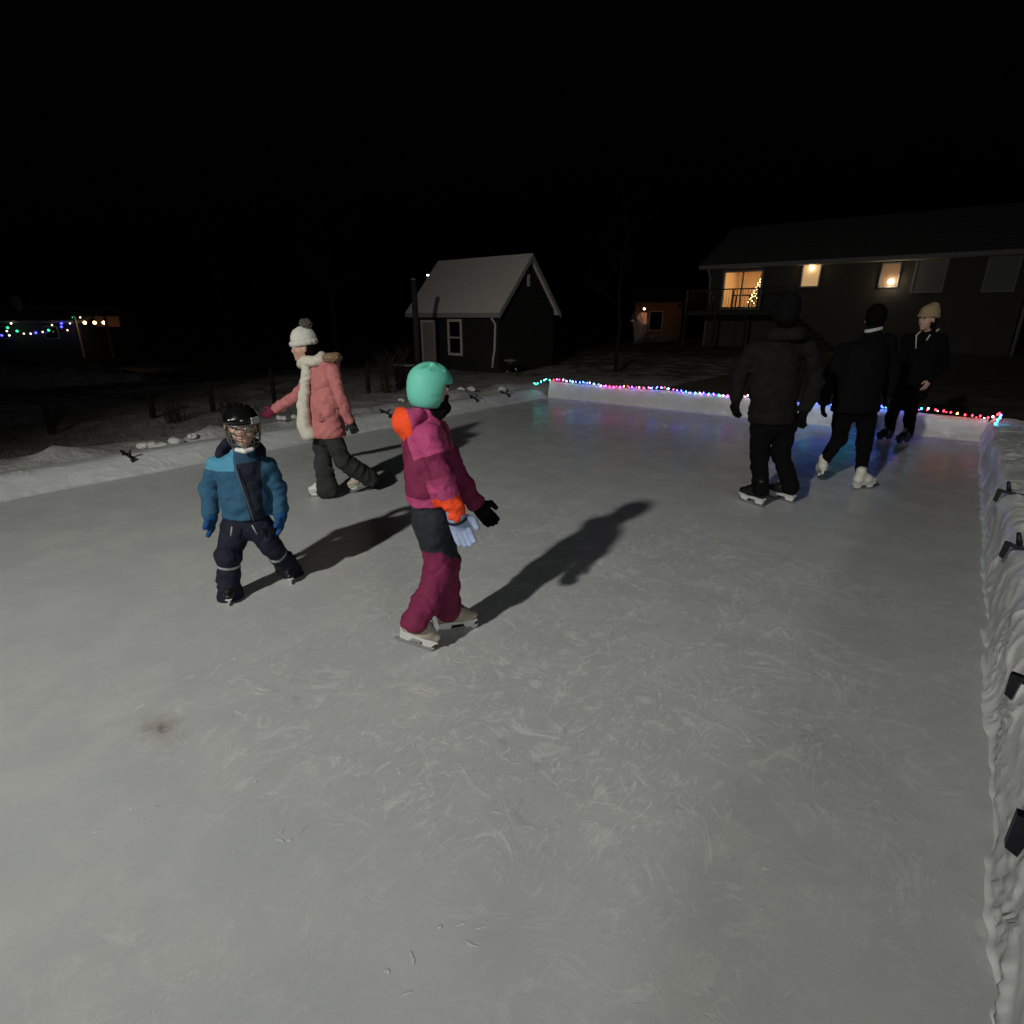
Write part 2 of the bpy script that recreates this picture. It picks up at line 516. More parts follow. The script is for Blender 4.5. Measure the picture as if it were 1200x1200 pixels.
def trousers(root, W, s, mats, r, wr=.008, h=.012, matf=None, name='trousers', cut=None, noise=.003, over=.06):
    lat = nrm(W['hipL'] - W['hipR'])
    c = (W['hipL'] + W['hipR']) / 2
    pr = [cone(c - Z * .01, W['pel'] + Z * .06 * s, r[0], r[0] * .95, .04, 1.3, lat)]
    for q in 'LR':
        d = nrm(W['an' + q] - W['kn' + q])
        end = W['an' + q] + d * over * s
        pr += [cone(W['hip' + q], W['kn' + q], r[1], r[2], .04, wr=wr, wf=9), cone(W['kn' + q], end, r[2], r[3], .03, wr=wr, wf=11)]
    return sdf_obj(name, pr, h, mats, root, noise, 20, matf)

def glove(root, W, q, s, m, fwd, fat=1.35, name='glove', hd=None, curl=.6, back=.03):
    d = nrm(W['wr' + q] - W['el' + q]) if hd is None else nrm(hd)
    pr = hand_prims(W['wr' + q] + d * .005, d, nrm(fwd) if abs(nrm(fwd) @ d) < .9 else Z, s, curl, 0, fat)
    pr.append(cone(W['wr' + q] - d * back * s, W['wr' + q] + d * .01 * s, .038 * s, .036 * s, .012))
    return sdf_obj(name, pr, .0065, m, root)

def head_shape(name, P, rot, s, pieces, h, mats, root, noise=0, nf=20, matf=None):
    return sdf_obj(name, pieces, h, mats, root, noise, nf, matf)

# ============ 1. child in blue jacket, facing the camera
def child_blue():
    D, s = 3.16, .66
    J = dict(head=(284, 500, -.02), neck=(285, 524, 0), chest=(284, 553, 0), pel=(289, 605, 0),
             shR=(255, 545, .01), shL=(313, 546, .05), elR=(244, 571, .03), elL=(325, 573, .08), wrR=(246, 600, -.02), wrL=(328, 598, .04),
             hipR=(276, 614, 0), hipL=(303, 612, .02), knR=(268, 652, -.10), knL=(319, 642, .02), anR=(266, 686, -.08), anL=(335, 664, .12))
    fwd = np.array([.22, -1, 0]); hf = np.array([.38, -1, -.05])
    root, W = make_person('small child in blue jacket and navy trousers wearing a black caged hockey helmet', D, J, s, fwd, hf)
    cR, cL = ground(271, 704), ground(341, 680)
    W['anR'], _ = skate(root, cR, math.atan2(-1, .35), s * .86, M['black_boot'], M['white_plastic'])
    W['anL'], _ = skate(root, cL, math.atan2(-1, .5), s * .86, M['black_boot'], M['white_plastic'], roll=.12)
    body, P, rot = body_mesh(root, W, s, fwd, hf, M['skin'], h=.007, hs=1.32, hand=dict(L=np.array([.02, -.10, -1]), R=np.array([.02, -.10, -1])))
    lat = nrm(W['shL'] - W['shR'])
    zsp = W['chest'][2] + .035
    c0 = W['pel']
    f2 = nrm(np.array([.22, -1, 0])); xl = np.cross(Z, f2)
    hem = W['pel'][2] + .004
    jk = jacket(root, W, s, layered('blue_jacket_shell', (.024, .085, .15), [('mid', (.016, .052, .095)), ('yoke', (.066, .24, .36)), ('panel', (.009, .012, .024))]),
                (.106, .108, .050, .054, .056, .048), hem, .016, .0085, None, w=1.28, noise=.008)
    def slant(C): return (C - W['chest']) @ lat - (.008 + (W['chest'][2] - C[:, 2]) * .16)
    def wob(C): return .012 * np.sin((C - W['chest']) @ lat * 11) + .006 * vnoise(C * 14)
    set_fields(jk, root, dict(
        mid=lambda C: np.minimum(C[:, 2] - (zsp + wob(C)), slant(C)),
        yoke=lambda C: np.minimum(C[:, 2] - (zsp + wob(C)), -.012 - slant(C)),
        panel=lambda C: np.minimum(np.minimum(slant(C), .118 - (C - W['chest']) @ lat), zsp + .035 + wob(C) - C[:, 2])))
    def surf(z, du):
        c = W['chest'] * 1; t = (W['chest'][2] - z)
        return np.array([0, 0, z]) + np.array([c[0], c[1], 0]) + lat * (.008 + t * .16 + du) + f2 * .124
    b = MB(); b.tube([surf(z, 0) - root_np(root) for z in np.linspace(W['chest'][2] + .06, hem + .01, 8)], .003, 6)
    b.build('zip', M['dull_zip'], root, True)
    # hood lying round the neck
    n0 = W['neck'] - f2 * .035 + Z * .0
    pr = []
    for k in range(9):
        t = -.9 + 1.8 * k / 8
        p = n0 + xl * (math.sin(t * 1.75) * .108 - .030) - f2 * math.cos(t * 1.75) * .085 + Z * (-.046 + .062 * math.cos(t * 1.75) - (.0 if t < 0 else .02 * t))
        if k: pr.append(cone(q, p, .034, .034, .02, wr=.008, wf=16))
        q = p
    sdf_obj('hood', pr, .008, M['navy'], root, .003, 25)
    tr = trousers(root, W, s, layered('navy_snow_trousers', (.009, .010, .022), [('band', (.30, .30, .30))]), (.092, .074, .066, .072), .016, .0085, None, noise=.007, over=.17)
    def band(C):
        best = np.full(len(C), -1.0)
        for q in 'LR':
            a, k = W['an' + q], W['kn' + q]
            t = ((C - k) @ (a - k)) / ((a - k) @ (a - k))
            lr = np.linalg.norm(C - (k + np.clip(t, 0, 1)[:, None] * (a - k)), axis=1)
            best = np.maximum(best, np.minimum((.045 - np.abs(t - .30)) * .15, .12 - lr))
        return best
    set_fields(tr, root, dict(band=band))
    for q in (-1, 1):
        b = MB()
        a = W['pel'] + f2 * .128 + xl * (.055 * q) - Z * .015; c = W['pel'] + f2 * .122 + xl * (.072 * q) - Z * .075
        if q == 1: c = c - xl * .0
        b.tube([a - root_np(root), c - root_np(root)], .0045, 6)
        b.build('pocket_zip', M['silver'], root, True)
    for q in 'LR': glove(root, W, q, s * 1.30, M['glove_blue'], f2, 1.8, curl=.35, hd=np.array([.02, -.10, -1]))
    # helmet
    hs = s * 1.26
    pc = [ell(P(-.012, 0, .048), (.138 * hs, .112 * hs, .105 * hs), rot, .01, 0),
          ell(P(-.03, 0, .01), (.125 * hs, .112 * hs, .11 * hs), rot, .02, 0),
          cone(P(.085, -.06, .058), P(.085, .06, .058), .024 * hs, .024 * hs, .015, m=0),
          boxp(P(.12, 0, -.082), (.13 * hs, .13 * hs, .098 * hs), rot, .02 * hs),
          boxp(P(0, 0, -.15), (.2 * hs, .2 * hs, .06 * hs), rot, .01)]
    for q in (-1, 1):
        pc.append(boxp(P(.0, q * .045, .15), (.055 * hs, .010 * hs, .012 * hs), rot, .004))
        pc.append(boxp(P(-.045, q * .112, .055), (.04 * hs, .012 * hs, .009 * hs), rot, .004))
    he = sdf_obj('helmet', pc, .006, M['black_gloss'], root)
    # face cage
    b = MB(); rn = root_np(root)
    def ring(z, a, bb, x0):
        pts = []
        for k in range(17):
            t = -1.75 + 3.5 * k / 16
            pts.append(P(x0 + a * math.cos(t), bb * math.sin(t), z) - rn)
        return pts
    zs = [(.030, .135, .100), (-.010, .143, .103), (-.048, .146, .100), (-.088, .140, .092), (-.125, .126, .076)]
    for i, (z, a, bb) in enumerate(zs):
        b.tube(ring(z, a, bb, 0), .0034 if 0 < i < 4 else .006, 6)
    for t in (-1.5, -.75, 0, .75, 1.5):
        b.tube([P(a * math.cos(t), bb * math.sin(t), z) - rn for z, a, bb in zs], .0030 if abs(t) < 1.4 else .007, 6)
    b.build('face_cage', M['cage_wire'], he, True)
    pr = [cone(P(.105, -.045, -.125), P(.118, 0, -.132), .016 * hs, .018 * hs, .01), cone(P(.118, 0, -.132), P(.105, .045, -.125), .018 * hs, .016 * hs, .01)]
    sdf_obj('chin_cup', pr, .006, M['white_plastic'], he)
    b = MB(); b.box((-.03 * hs, -.004, -.022 * hs), (.03 * hs, .004, .022 * hs), .002)
    d = b.build('forehead_sticker', M['silver'], he)
    c = P(.088, .088, .055) - rn
    d.data.transform(Matrix.Translation(Vector(c)) @ Matrix.Rotation(math.atan2(hf[1], hf[0]) + R(90) + R(42), 4, 'Z'))

def root_np(o): return np.array(root_loc(o))

# ============ 2. child in magenta suit and teal helmet
def child_magenta():
    D, s = 2.60, .80
    J = dict(head=(506, 456, .03), neck=(499, 484, .02), chest=(500, 522, .0), pel=(502, 594, .0),
             shR=(502, 512, -.11), shL=(512, 506, .13), elR=(519, 560, -.14), elL=(533, 553, .16), wrR=(533, 600, -.10), wrL=(556, 588, .16),
             hipR=(506, 612, -.05), hipL=(510, 612, .06), knR=(515, 668, -.05), knL=(524, 660, .06), anR=(494, 722, -.04), anL=(530, 712, .14))
    fwd = np.array([1, .35, 0]); hf = np.array([1, .75, -.12])
    root, W = make_person('child skating in magenta and burgundy snow suit with orange hood under a teal helmet', D, J, s, fwd, hf)
    cR, cL = ground(484, 768), ground(535, 739)
    W['anR'], _ = skate(root, cR + Z * .0, math.atan2(.35, 1), s * 1.0, M['tan_boot'], M['white_plastic'], pitch=.55, lift=.06)
    W['anL'], _ = skate(root, cL, math.atan2(.28, 1), s * 1.02, M['tan_boot'], M['white_plastic'])
    body, P, rot = body_mesh(root, W, s, fwd, hf, M['skin'], h=.008, hs=1.0, hand=dict(L=np.array([.6, .1, -.8])))
    rn = root_np(root)
    f2 = nrm(fwd); lat = nrm(W['shR'] - W['shL'])
    hem = W['pel'][2] + .035
    MAG, BUR, ORA = (.40, .055, .16), (.165, .016, .055), (.85, .075, .018)
    jk = jacket(root, W, s, layered('panelled_magenta_shell', BUR, [('mag', MAG), ('cuff', ORA)]), (.108, .110, .054, .062, .058, .052), hem, .016, .009, None, w=1.25, noise=.008)
    def arms(C):
        out = []
        for q in 'LR':
            a, k, w_ = W['sh' + q], W['el' + q], W['wr' + q]
            r_ = []
            for A, B in ((a, k), (k, w_)):
                t = ((C - A) @ (B - A)) / ((B - A) @ (B - A)); tc = np.clip(t, 0, 1)
                r_ += [t, np.linalg.norm(C - (A + tc[:, None] * (B - A)), axis=1)]
            out.append(r_)
        return out
    def mag(C):
        up = (C - W['chest']) @ nrm(W['neck'] - W['chest']) + .008 * vnoise(C * 15)
        best = up - .105
        dmin = 9
        for q_, (t1, d1, t2, d2) in enumerate(arms(C)):
            best = np.maximum(best, np.minimum(.10 - d1, (.42 - t1) * .25 + .008 * vnoise(C * 15)))
            if len(best) and q_ == 1: best = np.maximum(best, np.minimum(.085 - d2, d1 - d2))  # near forearm only; the far one stays burgundy to paint its shade
            dmin = np.minimum(dmin, np.minimum(d1, d2))
        return np.maximum(best, np.minimum(W['pel'][2] + .085 - C[:, 2], dmin - .07))
    def cuff(C):
        best = np.full(len(C), -1.0)
        for t1, d1, t2, d2 in arms(C)[1:]: best = np.maximum(best, np.minimum(np.minimum(.085 - d2, (t2 - .50) * .2 + .006 * vnoise(C * 15)), d1 - d2))  # no orange on the far cuff: its shade is put into the colour
        return best
    set_fields(jk, root, dict(mag=mag, cuff=cuff))
    n0 = W['neck'] - f2 * .035 - Z * .0
    pr = []
    for k in range(9):
        t = -1 + 2 * k / 8
        p = n0 + lat * math.sin(t * 1.9) * .075 - f2 * (.075 * math.cos(t * 1.7)) - Z * (.01 + .03 * math.cos(t * 1.7))
        if k: pr.append(cone(q, p, .034, .034, .03, wr=.010, wf=14))
        q = p
    pr.append(ell(n0 - f2 * .068 - Z * .060, (.036, .090, .098), (f2 * .9 + Z * .25, lat, Z * .9 - f2 * .25), .04, wr=.010))
    hd_ = sdf_obj('hood', pr, .009, layered('orange_lined_hood', ORA, [('outer', MAG)]), root, .004, 22)
    set_fields(hd_, root, dict(outer=lambda C: (C - n0) @ f2 + .062 - .012 * np.sin(C[:, 2] * 18)))
    tr = trousers(root, W, s, layered('two_tone_snow_trousers', BUR, [('upper', (.017, .019, .026))]), (.098, .084, .074, .078), .016, .009, None, noise=.008, over=-.01)
    set_fields(tr, root, dict(upper=lambda C: C[:, 2] - (W['knR'][2] + .12 - .9 * np.maximum((C - W['pel']) @ f2 - .03, 0)) + .008 * vnoise(C * 14)))
    glove(root, W, 'R', s * 1.45, M['ice_blue_glove'], f2, 1.3, curl=1.5, back=-.015)
    glove(root, W, 'L', s * 1.25, M['black_cloth'], f2, 1.35, curl=.9, hd=np.array([.6, .1, -.8]))
    b = MB()
    w, d = W['wrR'], nrm(W['wrR'] - W['elR'])
    b.tube([w + d * .035 - rn, w + d * .047 - rn], .050, 14); b.build('glove_strap', M['navy'], root, True)
    hs = s * .97
    pc = [ell(P(-.012, 0, .040), (.140 * hs, .120 * hs, .118 * hs), rot, .01),
          ell(P(-.035, 0, -.03), (.112 * hs, .118 * hs, .105 * hs), rot, .03),
          boxp(P(.14, 0, -.09), (.10 * hs, .14 * hs, .105 * hs), rot, .025 * hs, .01),
          boxp(P(0, 0, -.19), (.3 * hs, .3 * hs, .075 * hs), rot, .01, .008)]
    for q in (-1, 1):
        pc.append(boxp(P(.045, q * .040, .150), (.034 * hs, .009 * hs, .022 * hs), rot, .004))
        pc.append(boxp(P(-.065, q * .042, .145), (.034 * hs, .009 * hs, .022 * hs), rot, .004))
        pc.append(boxp(P(-.01, q * .088, .128), (.040 * hs, .009 * hs, .016 * hs), rot, .004))
        pc.append(boxp(P(-.02, q * .125, -.035), (.05 * hs, .010 * hs, .004 * hs), rot, .003))
    he = sdf_obj('helmet', pc, .0065, M['teal'], root)
    pr = [cone(P(.055, -.085, -.03), P(.05, -.06, -.14), .010, .010, .005), cone(P(.05, -.06, -.14), P(.05, .06, -.14), .010, .010, .005), cone(P(.05, .06, -.14), P(.055, .085, -.03), .010, .010, .005),
          ell(P(.075, 0, -.105), (.05 * hs, .07 * hs, .045 * hs), rot, .02)]
    sdf_obj('neck_warmer', pr + [cone(W['neck'] - Z * .03, P(.01, 0, -.12), .062, .058, .03)], .008, M['black_cloth'], root)

# ============ 3. woman in pink parka
def woman_pink():
    D, s = 5.2, .95
    J = dict(head=(355, 407, -.02), neck=(368, 427, .0), chest=(380, 446, .0), pel=(384, 500, .0),
             shL=(389, 434, -.15), shR=(372, 434, .15), elL=(400, 468, -.20), elR=(350, 462, .22), wrL=(410, 492, -.16), wrR=(324, 479, .16),
             hipL=(388, 508, -.08), hipR=(378, 508, .08), knR=(378, 541, .06), knL=(402, 540, -.06), anR=(384, 570, .06), anL=(424, 563, -.02))
    fwd = np.array([-1, -.30, 0]); hf = np.array([-1, -.45, -.05])
    root, W = make_person('woman in pink parka with long cream scarf and white bobble hat', D, J, s, fwd, hf)
    cR = ground(378, 582); cL = ground(425, 577)
    W['anR'], _ = skate(root, cR, math.atan2(-.3, -1), s * .88, M['white_boot'], M['white_plastic'])
    W['anL'], _ = skate(root, cL, math.atan2(-.45, -1), s * .88, M['tan_boot'], M['white_plastic'], pitch=.25, lift=.04)
    body, P, rot = body_mesh(root, W, s, fwd, hf, M['skin'], h=.009)
    rn = root_np(root); f2 = nrm(fwd); lat = nrm(W['shL'] - W['shR'])
    hem = W['pel'][2] - .085
    jacket(root, W, s, M['pink'], (.140, .130, .060, .064, .058, .050), hem, .018, .011, None, w=1.25, noise=.008, hemw=1.22)
    # front zip flap, pocket flap and elbow band
    b = MB()
    pts = [W['chest'] + f2 * .165 + Z * .06 - rn, (W['pel'] + W['chest']) / 2 + f2 * .168 - rn, W['pel'] + f2 * .172 - rn, W['pel'] + f2 * .175 - Z * .065 - rn]
    b.tube(pts, .012, 6); b.build('zip_flap', M['burgundy'], root, True)
    pr = []
    a = (W['pel'] * .75 + W['chest'] * .25) + lat * .155 + f2 * .05
    pr.append(boxp(a, (.07, .014, .028), (f2, lat, Z), .008, .004, 'add'))
    sdf_obj('pocket_flap', pr, .007, M['pink'], root)
    # hood with fur rim, lying on the shoulders
    n0 = W['neck'] - f2 * .06
    pr = [ell(n0 - f2 * .07 - Z * .02, (.10, .12, .075), (f2, lat, Z), .02, wr=.008)]
    hd = sdf_obj('hood', pr, .010, M['pink'], root, .004, 20)
    pr = []
    for k in range(11):
        t = -1 + 2 * k / 10
        p = n0 + lat * math.sin(t * 2.0) * .135 - f2 * (.13 * math.cos(t * 1.6) + .01) + Z * (.055)
        if k: pr.append(cone(q, p, .036, .036, .02))
        q = p
    sdf_obj('fur_rim', pr, .008, M['fur'], hd, .016, 70)
    # scarf: loop round the neck and a hanging end
    pr = []
    nk = W['neck'] + Z * .035
    for k in range(15):
        t = 2 * math.pi * k / 14
        p = nk + f2 * (.088 * math.cos(t) + .012) + lat * .088 * math.sin(t) + Z * (.010 * math.sin(3 * t) - .02 * math.cos(t))
        if k: pr.append(cone(q, p, .044, .044, .02, wr=.008, wf=16))
        q = p
    st = W['chest'] + f2 * .16 + lat * .04 + Z * .07
    dd = [nk + f2 * .10 + lat * .04 - Z * .02, st, (W['pel'] + W['chest']) / 2 + f2 * .22 + lat * .05, W['pel'] + f2 * .225 + lat * .06 + Z * .03, W['pel'] + f2 * .20 + lat * .08 - Z * .05]
    for i in range(4): pr.append(cone(dd[i], dd[i + 1], .040 + .007 * i, .047 + .007 * i, .02, 1.0, None, .012, 9))
    sdf_obj('scarf', pr, .010, M['cream_scarf'], root, .007, 16)
    trousers(root, W, s, M['grey_trouser'], (.106, .084, .084, .102), .018, .011, None, noise=.008, over=.09)
    # hat
    hs = s
    pc = [ell(P(-.02, 0, .075), (.118 * hs, .098 * hs, .112 * hs), rot, .01, wr=.004, wf=30),
          slab(P(0, 0, .035), -Z + nrm(hf) * .1, .01)]
    ht = sdf_obj('bobble_hat', pc, .0075, M['white_knit'], root)
    pc = []
    for k in range(17):
        t = 2 * math.pi * k / 16
        p = P(-.015 + .106 * math.cos(t), .088 * math.sin(t), .045 - .012 * math.cos(t))
        if k: pc.append(cone(q, p, .024, .024, .01))
        q = p
    sdf_obj('hat_brim', pc, .0075, M['white_knit'], ht, .003, 60)
    sdf_obj('pompom', [ell(P(-.06, 0, .205), (.055, .055, .05), None, .01)], .0065, M['pompom'], ht, .018, 70)
    pc = [ell(P(-.05, 0, -.03), (.07 * hs, .085 * hs, .10 * hs), rot, .02)]
    sdf_obj('hair', pc, .009, M['hair'], root, .006, 50)
    glove(root, W, 'L', s, M['grey_trouser'], f2, 1.15, curl=.7)
    glove(root, W, 'R', s, M['burgundy'], Z, 1.15, curl=.6)

# ============ 4. man in charcoal coat, seen from behind
def man_coat():
    D, s = 4.95, 1.04
    J = dict(head=(921, 366, .02), neck=(917, 390, .01), chest=(908, 420, .0), pel=(905, 487, .0),
             shL=(882, 411, .0), shR=(948, 409, .0), elL=(866, 442, .05), elR=(956, 447, .03), wrL=(863, 466, .0), wrR=(944, 478, -.05),
             hipL=(893, 494, .0), hipR=(921, 494, .0), knL=(890, 534, .06), knR=(915, 534, .05), anL=(886, 570, .0), anR=(914, 568, .0))
    fwd = np.array([-.25, 1, 0]); hf = np.array([.1, 1, -.05])
    root, W = make_person('tall man in charcoal coat and black hat seen from behind, wearing black hockey skates', D, J, s, fwd, hf)
    W['anL'], _ = skate(root, ground(881, 591), math.atan2(1, -.52), s * .98, M['black_boot'], M['white_plastic'])
    W['anR'], _ = skate(root, ground(916, 587), math.atan2(1, -.6), s * .98, M['black_boot'], M['white_plastic'], roll=-.06)
    body, P, rot = body_mesh(root, W, s, fwd, hf, M['skin'], h=.010)
    rn = root_np(root); f2 = nrm(fwd)
    jacket(root, W, s, M['charcoal_cloth'], (.158, .158, .068, .074, .068, .056), W['pel'][2] - .06, .018, .012, None, w=1.3, noise=.009)
    lat = nrm(W['shL'] - W['shR'])
    pr = []
    n0 = W['neck'] - f2 * .03
    for k in range(9):
        t = -1 + 2 * k / 8
        p = n0 + lat * math.sin(t * 1.9) * .11 - f2 * (.09 * math.cos(t * 1.7)) - Z * .01
        if k: pr.append(cone(q, p, .048, .048, .03, wr=.006, wf=12))
        q = p
    sdf_obj('hood', pr, .010, M['charcoal_cloth'], root, .004, 20)
    trousers(root, W, s, M['black_cloth'], (.125, .102, .080, .076), .013, .012, None, noise=.006, over=.02)
    pc = [ell(P(-.015, 0, .055), (.122, .100, .108), rot, .02), ell(P(-.02, 0, -.02), (.112, .098, .12), rot, .03), slab(P(0, 0, -.10), -Z + nrm(hf) * -.1, .01)]
    ht = sdf_obj('knit_hat', pc, .009, M['black_cloth'], root, .003, 40)
    sdf_obj('hair', [ell(P(-.035, 0, -.03), (.092, .092, .115), rot, .02), slab(P(.02, 0, 0), nrm(hf), .01)], .009, M['hair'], root, .004, 50)
    glove(root, W, 'L', s * 1.05, M['black_cloth'], f2, 1.25, curl=.9)
    glove(root, W, 'R', s * 1.05, M['black_cloth'], f2, 1.25, curl=.9)
    w, d = W['wrR'], nrm(W['wrR'] - W['elR'])
    b = MB(); b.tube([w - d * .03 - rn, w - d * .005 - rn], [.054, .050], 14); b.build('glove_cuff', M['collar_white'], root, True)

# ============ 5. skater with white figure skates, leaning, seen from behind
def skater_white():
    D, s = 5.55, 1.0
    J = dict(head=(1026, 374, .22), neck=(1022, 392, .16), chest=(1014, 418, .10), pel=(1003, 470, .0),
             shL=(989, 411, .10), shR=(1040, 400, .15), elL=(972, 442, .16), elR=(1046, 436, .22), wrL=(966, 470, .10), wrR=(1040, 460, .20),
             hipL=(990, 478, .0), hipR=(1016, 478, .0), knL=(983, 515, .10), knR=(1013, 518, .06), anL=(968, 548, .16), anR=(1006, 556, -.02))
    fwd = np.array([.25, 1, 0]); hf = np.array([.6, 1, -.1])
    root, W = make_person('skater all in black leaning forward on white figure skates, seen from behind', D, J, s, fwd, hf)
    W['anR'], _ = skate(root, ground(1010, 574), math.atan2(.25, 1), s * .92, M['white_boot'], M['white_plastic'])
    W['anL'], _ = skate(root, ground(960, 565), math.atan2(1, .35), s * .92, M['white_boot'], M['white_plastic'], pitch=.35, lift=.05)
    body, P, rot = body_mesh(root, W, s, fwd, hf, M['skin'], h=.010)
    rn = root_np(root); f2 = nrm(fwd)
    jacket(root, W, s, M['black_cloth'], (.158, .160, .072, .080, .070, .054), W['pel'][2] - .10, .013, .012, None, w=1.32, noise=.007, hemw=1.12)
    trousers(root, W, s, M['black_cloth'], (.122, .100, .074, .056), .012, .012, None, noise=.006, over=-.04)
    pc = [ell(P(-.02, 0, .04), (.112, .09, .105), rot, .01), ell(P(-.045, 0, -.02), (.075, .08, .09), rot, .03),
          slab(P(.075, 0, 0), nrm(hf) - Z * .4, .01)]
    sdf_obj('hair', pc, .008, M['hair'], root, .005, 60)
    pr = []
    lat = nrm(W['shL'] - W['shR'])
    for k in range(9):
        t = -1 + 2 * k / 8
        p = W['neck'] + Z * .045 + lat * math.sin(t * 2.1) * .075 + f2 * (-.07 * math.cos(t * 1.6) + .01)
        if k: pr.append(cone(q, p, .016, .016, .01))
        q = p
    sdf_obj('collar', pr, .007, M['collar_white'], root)
    for q in 'LR': glove(root, W, q, s, M['black_cloth'], f2, 1.1, curl=.8)

# ============ 6. person with tan beanie
def person_beanie():
    D, s = 7.5, 1.02
    J = dict(head=(1087, 374, -.03), neck=(1088, 391, .0), chest=(1086, 410, .0), pel=(1066, 458, .0),
             shR=(1064, 398, .10), shL=(1102, 398, -.05), elR=(1060, 428, .14), elL=(1106, 428, -.05), wrR=(1058, 452, .06), wrL=(1090, 444, -.20),
             hipR=(1052, 468, .08), hipL=(1069, 468, -.08), knR=(1044, 490, .05), knL=(1066, 491, -.08), anR=(1041, 509, .05), anL=(1062, 512, -.04))
    fwd = np.array([-1, -.42, 0]); hf = np.array([-1, -.28, -.14])
    root, W = make_person('person in tan beanie and black coat with pale collar, standing by the far boards', D, J, s, fwd, hf)
    W['anR'], _ = skate(root, ground(1036, 517), math.atan2(-.35, -1), s, M['black_boot'], M['black_plastic'])
    W['anL'], _ = skate(root, ground(1058, 521), math.atan2(-.45, -1), s, M['black_boot'], M['black_plastic'])
    body, P, rot = body_mesh(root, W, s, fwd, hf, M['skin'], h=.009, hand=dict(L=np.array([-.35, -.1, -.95])), bare_hands='L')
    rn = root_np(root); f2 = nrm(fwd)
    jacket(root, W, s, M['black_cloth'], (.160, .165, .074, .080, .070, .056), W['pel'][2] - .14, .014, .012, None, w=1.25, noise=.006)
    trousers(root, W, s, M['black_cloth'], (.118, .094, .070, .060), .010, .012, None, noise=.004, over=.03)
    pc = [ell(P(-.02, 0, .065), (.125, .104, .115), rot, .01), ell(P(-.08, 0, .15), (.05, .05, .04), rot, .04), slab(P(0, 0, .035), -Z + nrm(hf) * .25, .01)]
    ht = sdf_obj('beanie', pc, .0085, M['beanie'], root, .003, 60)
    pc = []
    for k in range(17):
        t = 2 * math.pi * k / 16
        p = P(-.015 + .108 * math.cos(t), .09 * math.sin(t), .038 + .02 * math.cos(t))
        if k: pc.append(cone(q, p, .022, .022, .01))
        q = p
    sdf_obj('beanie_cuff', pc, .008, M['beanie'], ht, .003, 60)
    sdf_obj('hair', [ell(P(-.03, 0, -.035), (.07, .09, .10), rot, .02)], .009, M['hair'], root, .005, 50)
    lat = nrm(W['shL'] - W['shR'])
    pr = []
    for sd in (-1, 1):
        a = W['neck'] + Z * .05 + lat * .085 * sd - f2 * .02; c = W['neck'] - Z * .02 + lat * .07 * sd + f2 * .10; e = W['chest'] + Z * .02 + lat * .03 * sd + f2 * .17
        pr += [cone(a, c, .013, .010, .01), cone(c, e, .010, .006, .006)]
    sdf_obj('collar', pr, .007, M['collar_white'], root)
    glove(root, W, 'R', s, M['black_cloth'], f2, 1.2, curl=.8)

child_blue(); child_magenta(); woman_pink(); man_coat(); skater_white(); person_beanie()

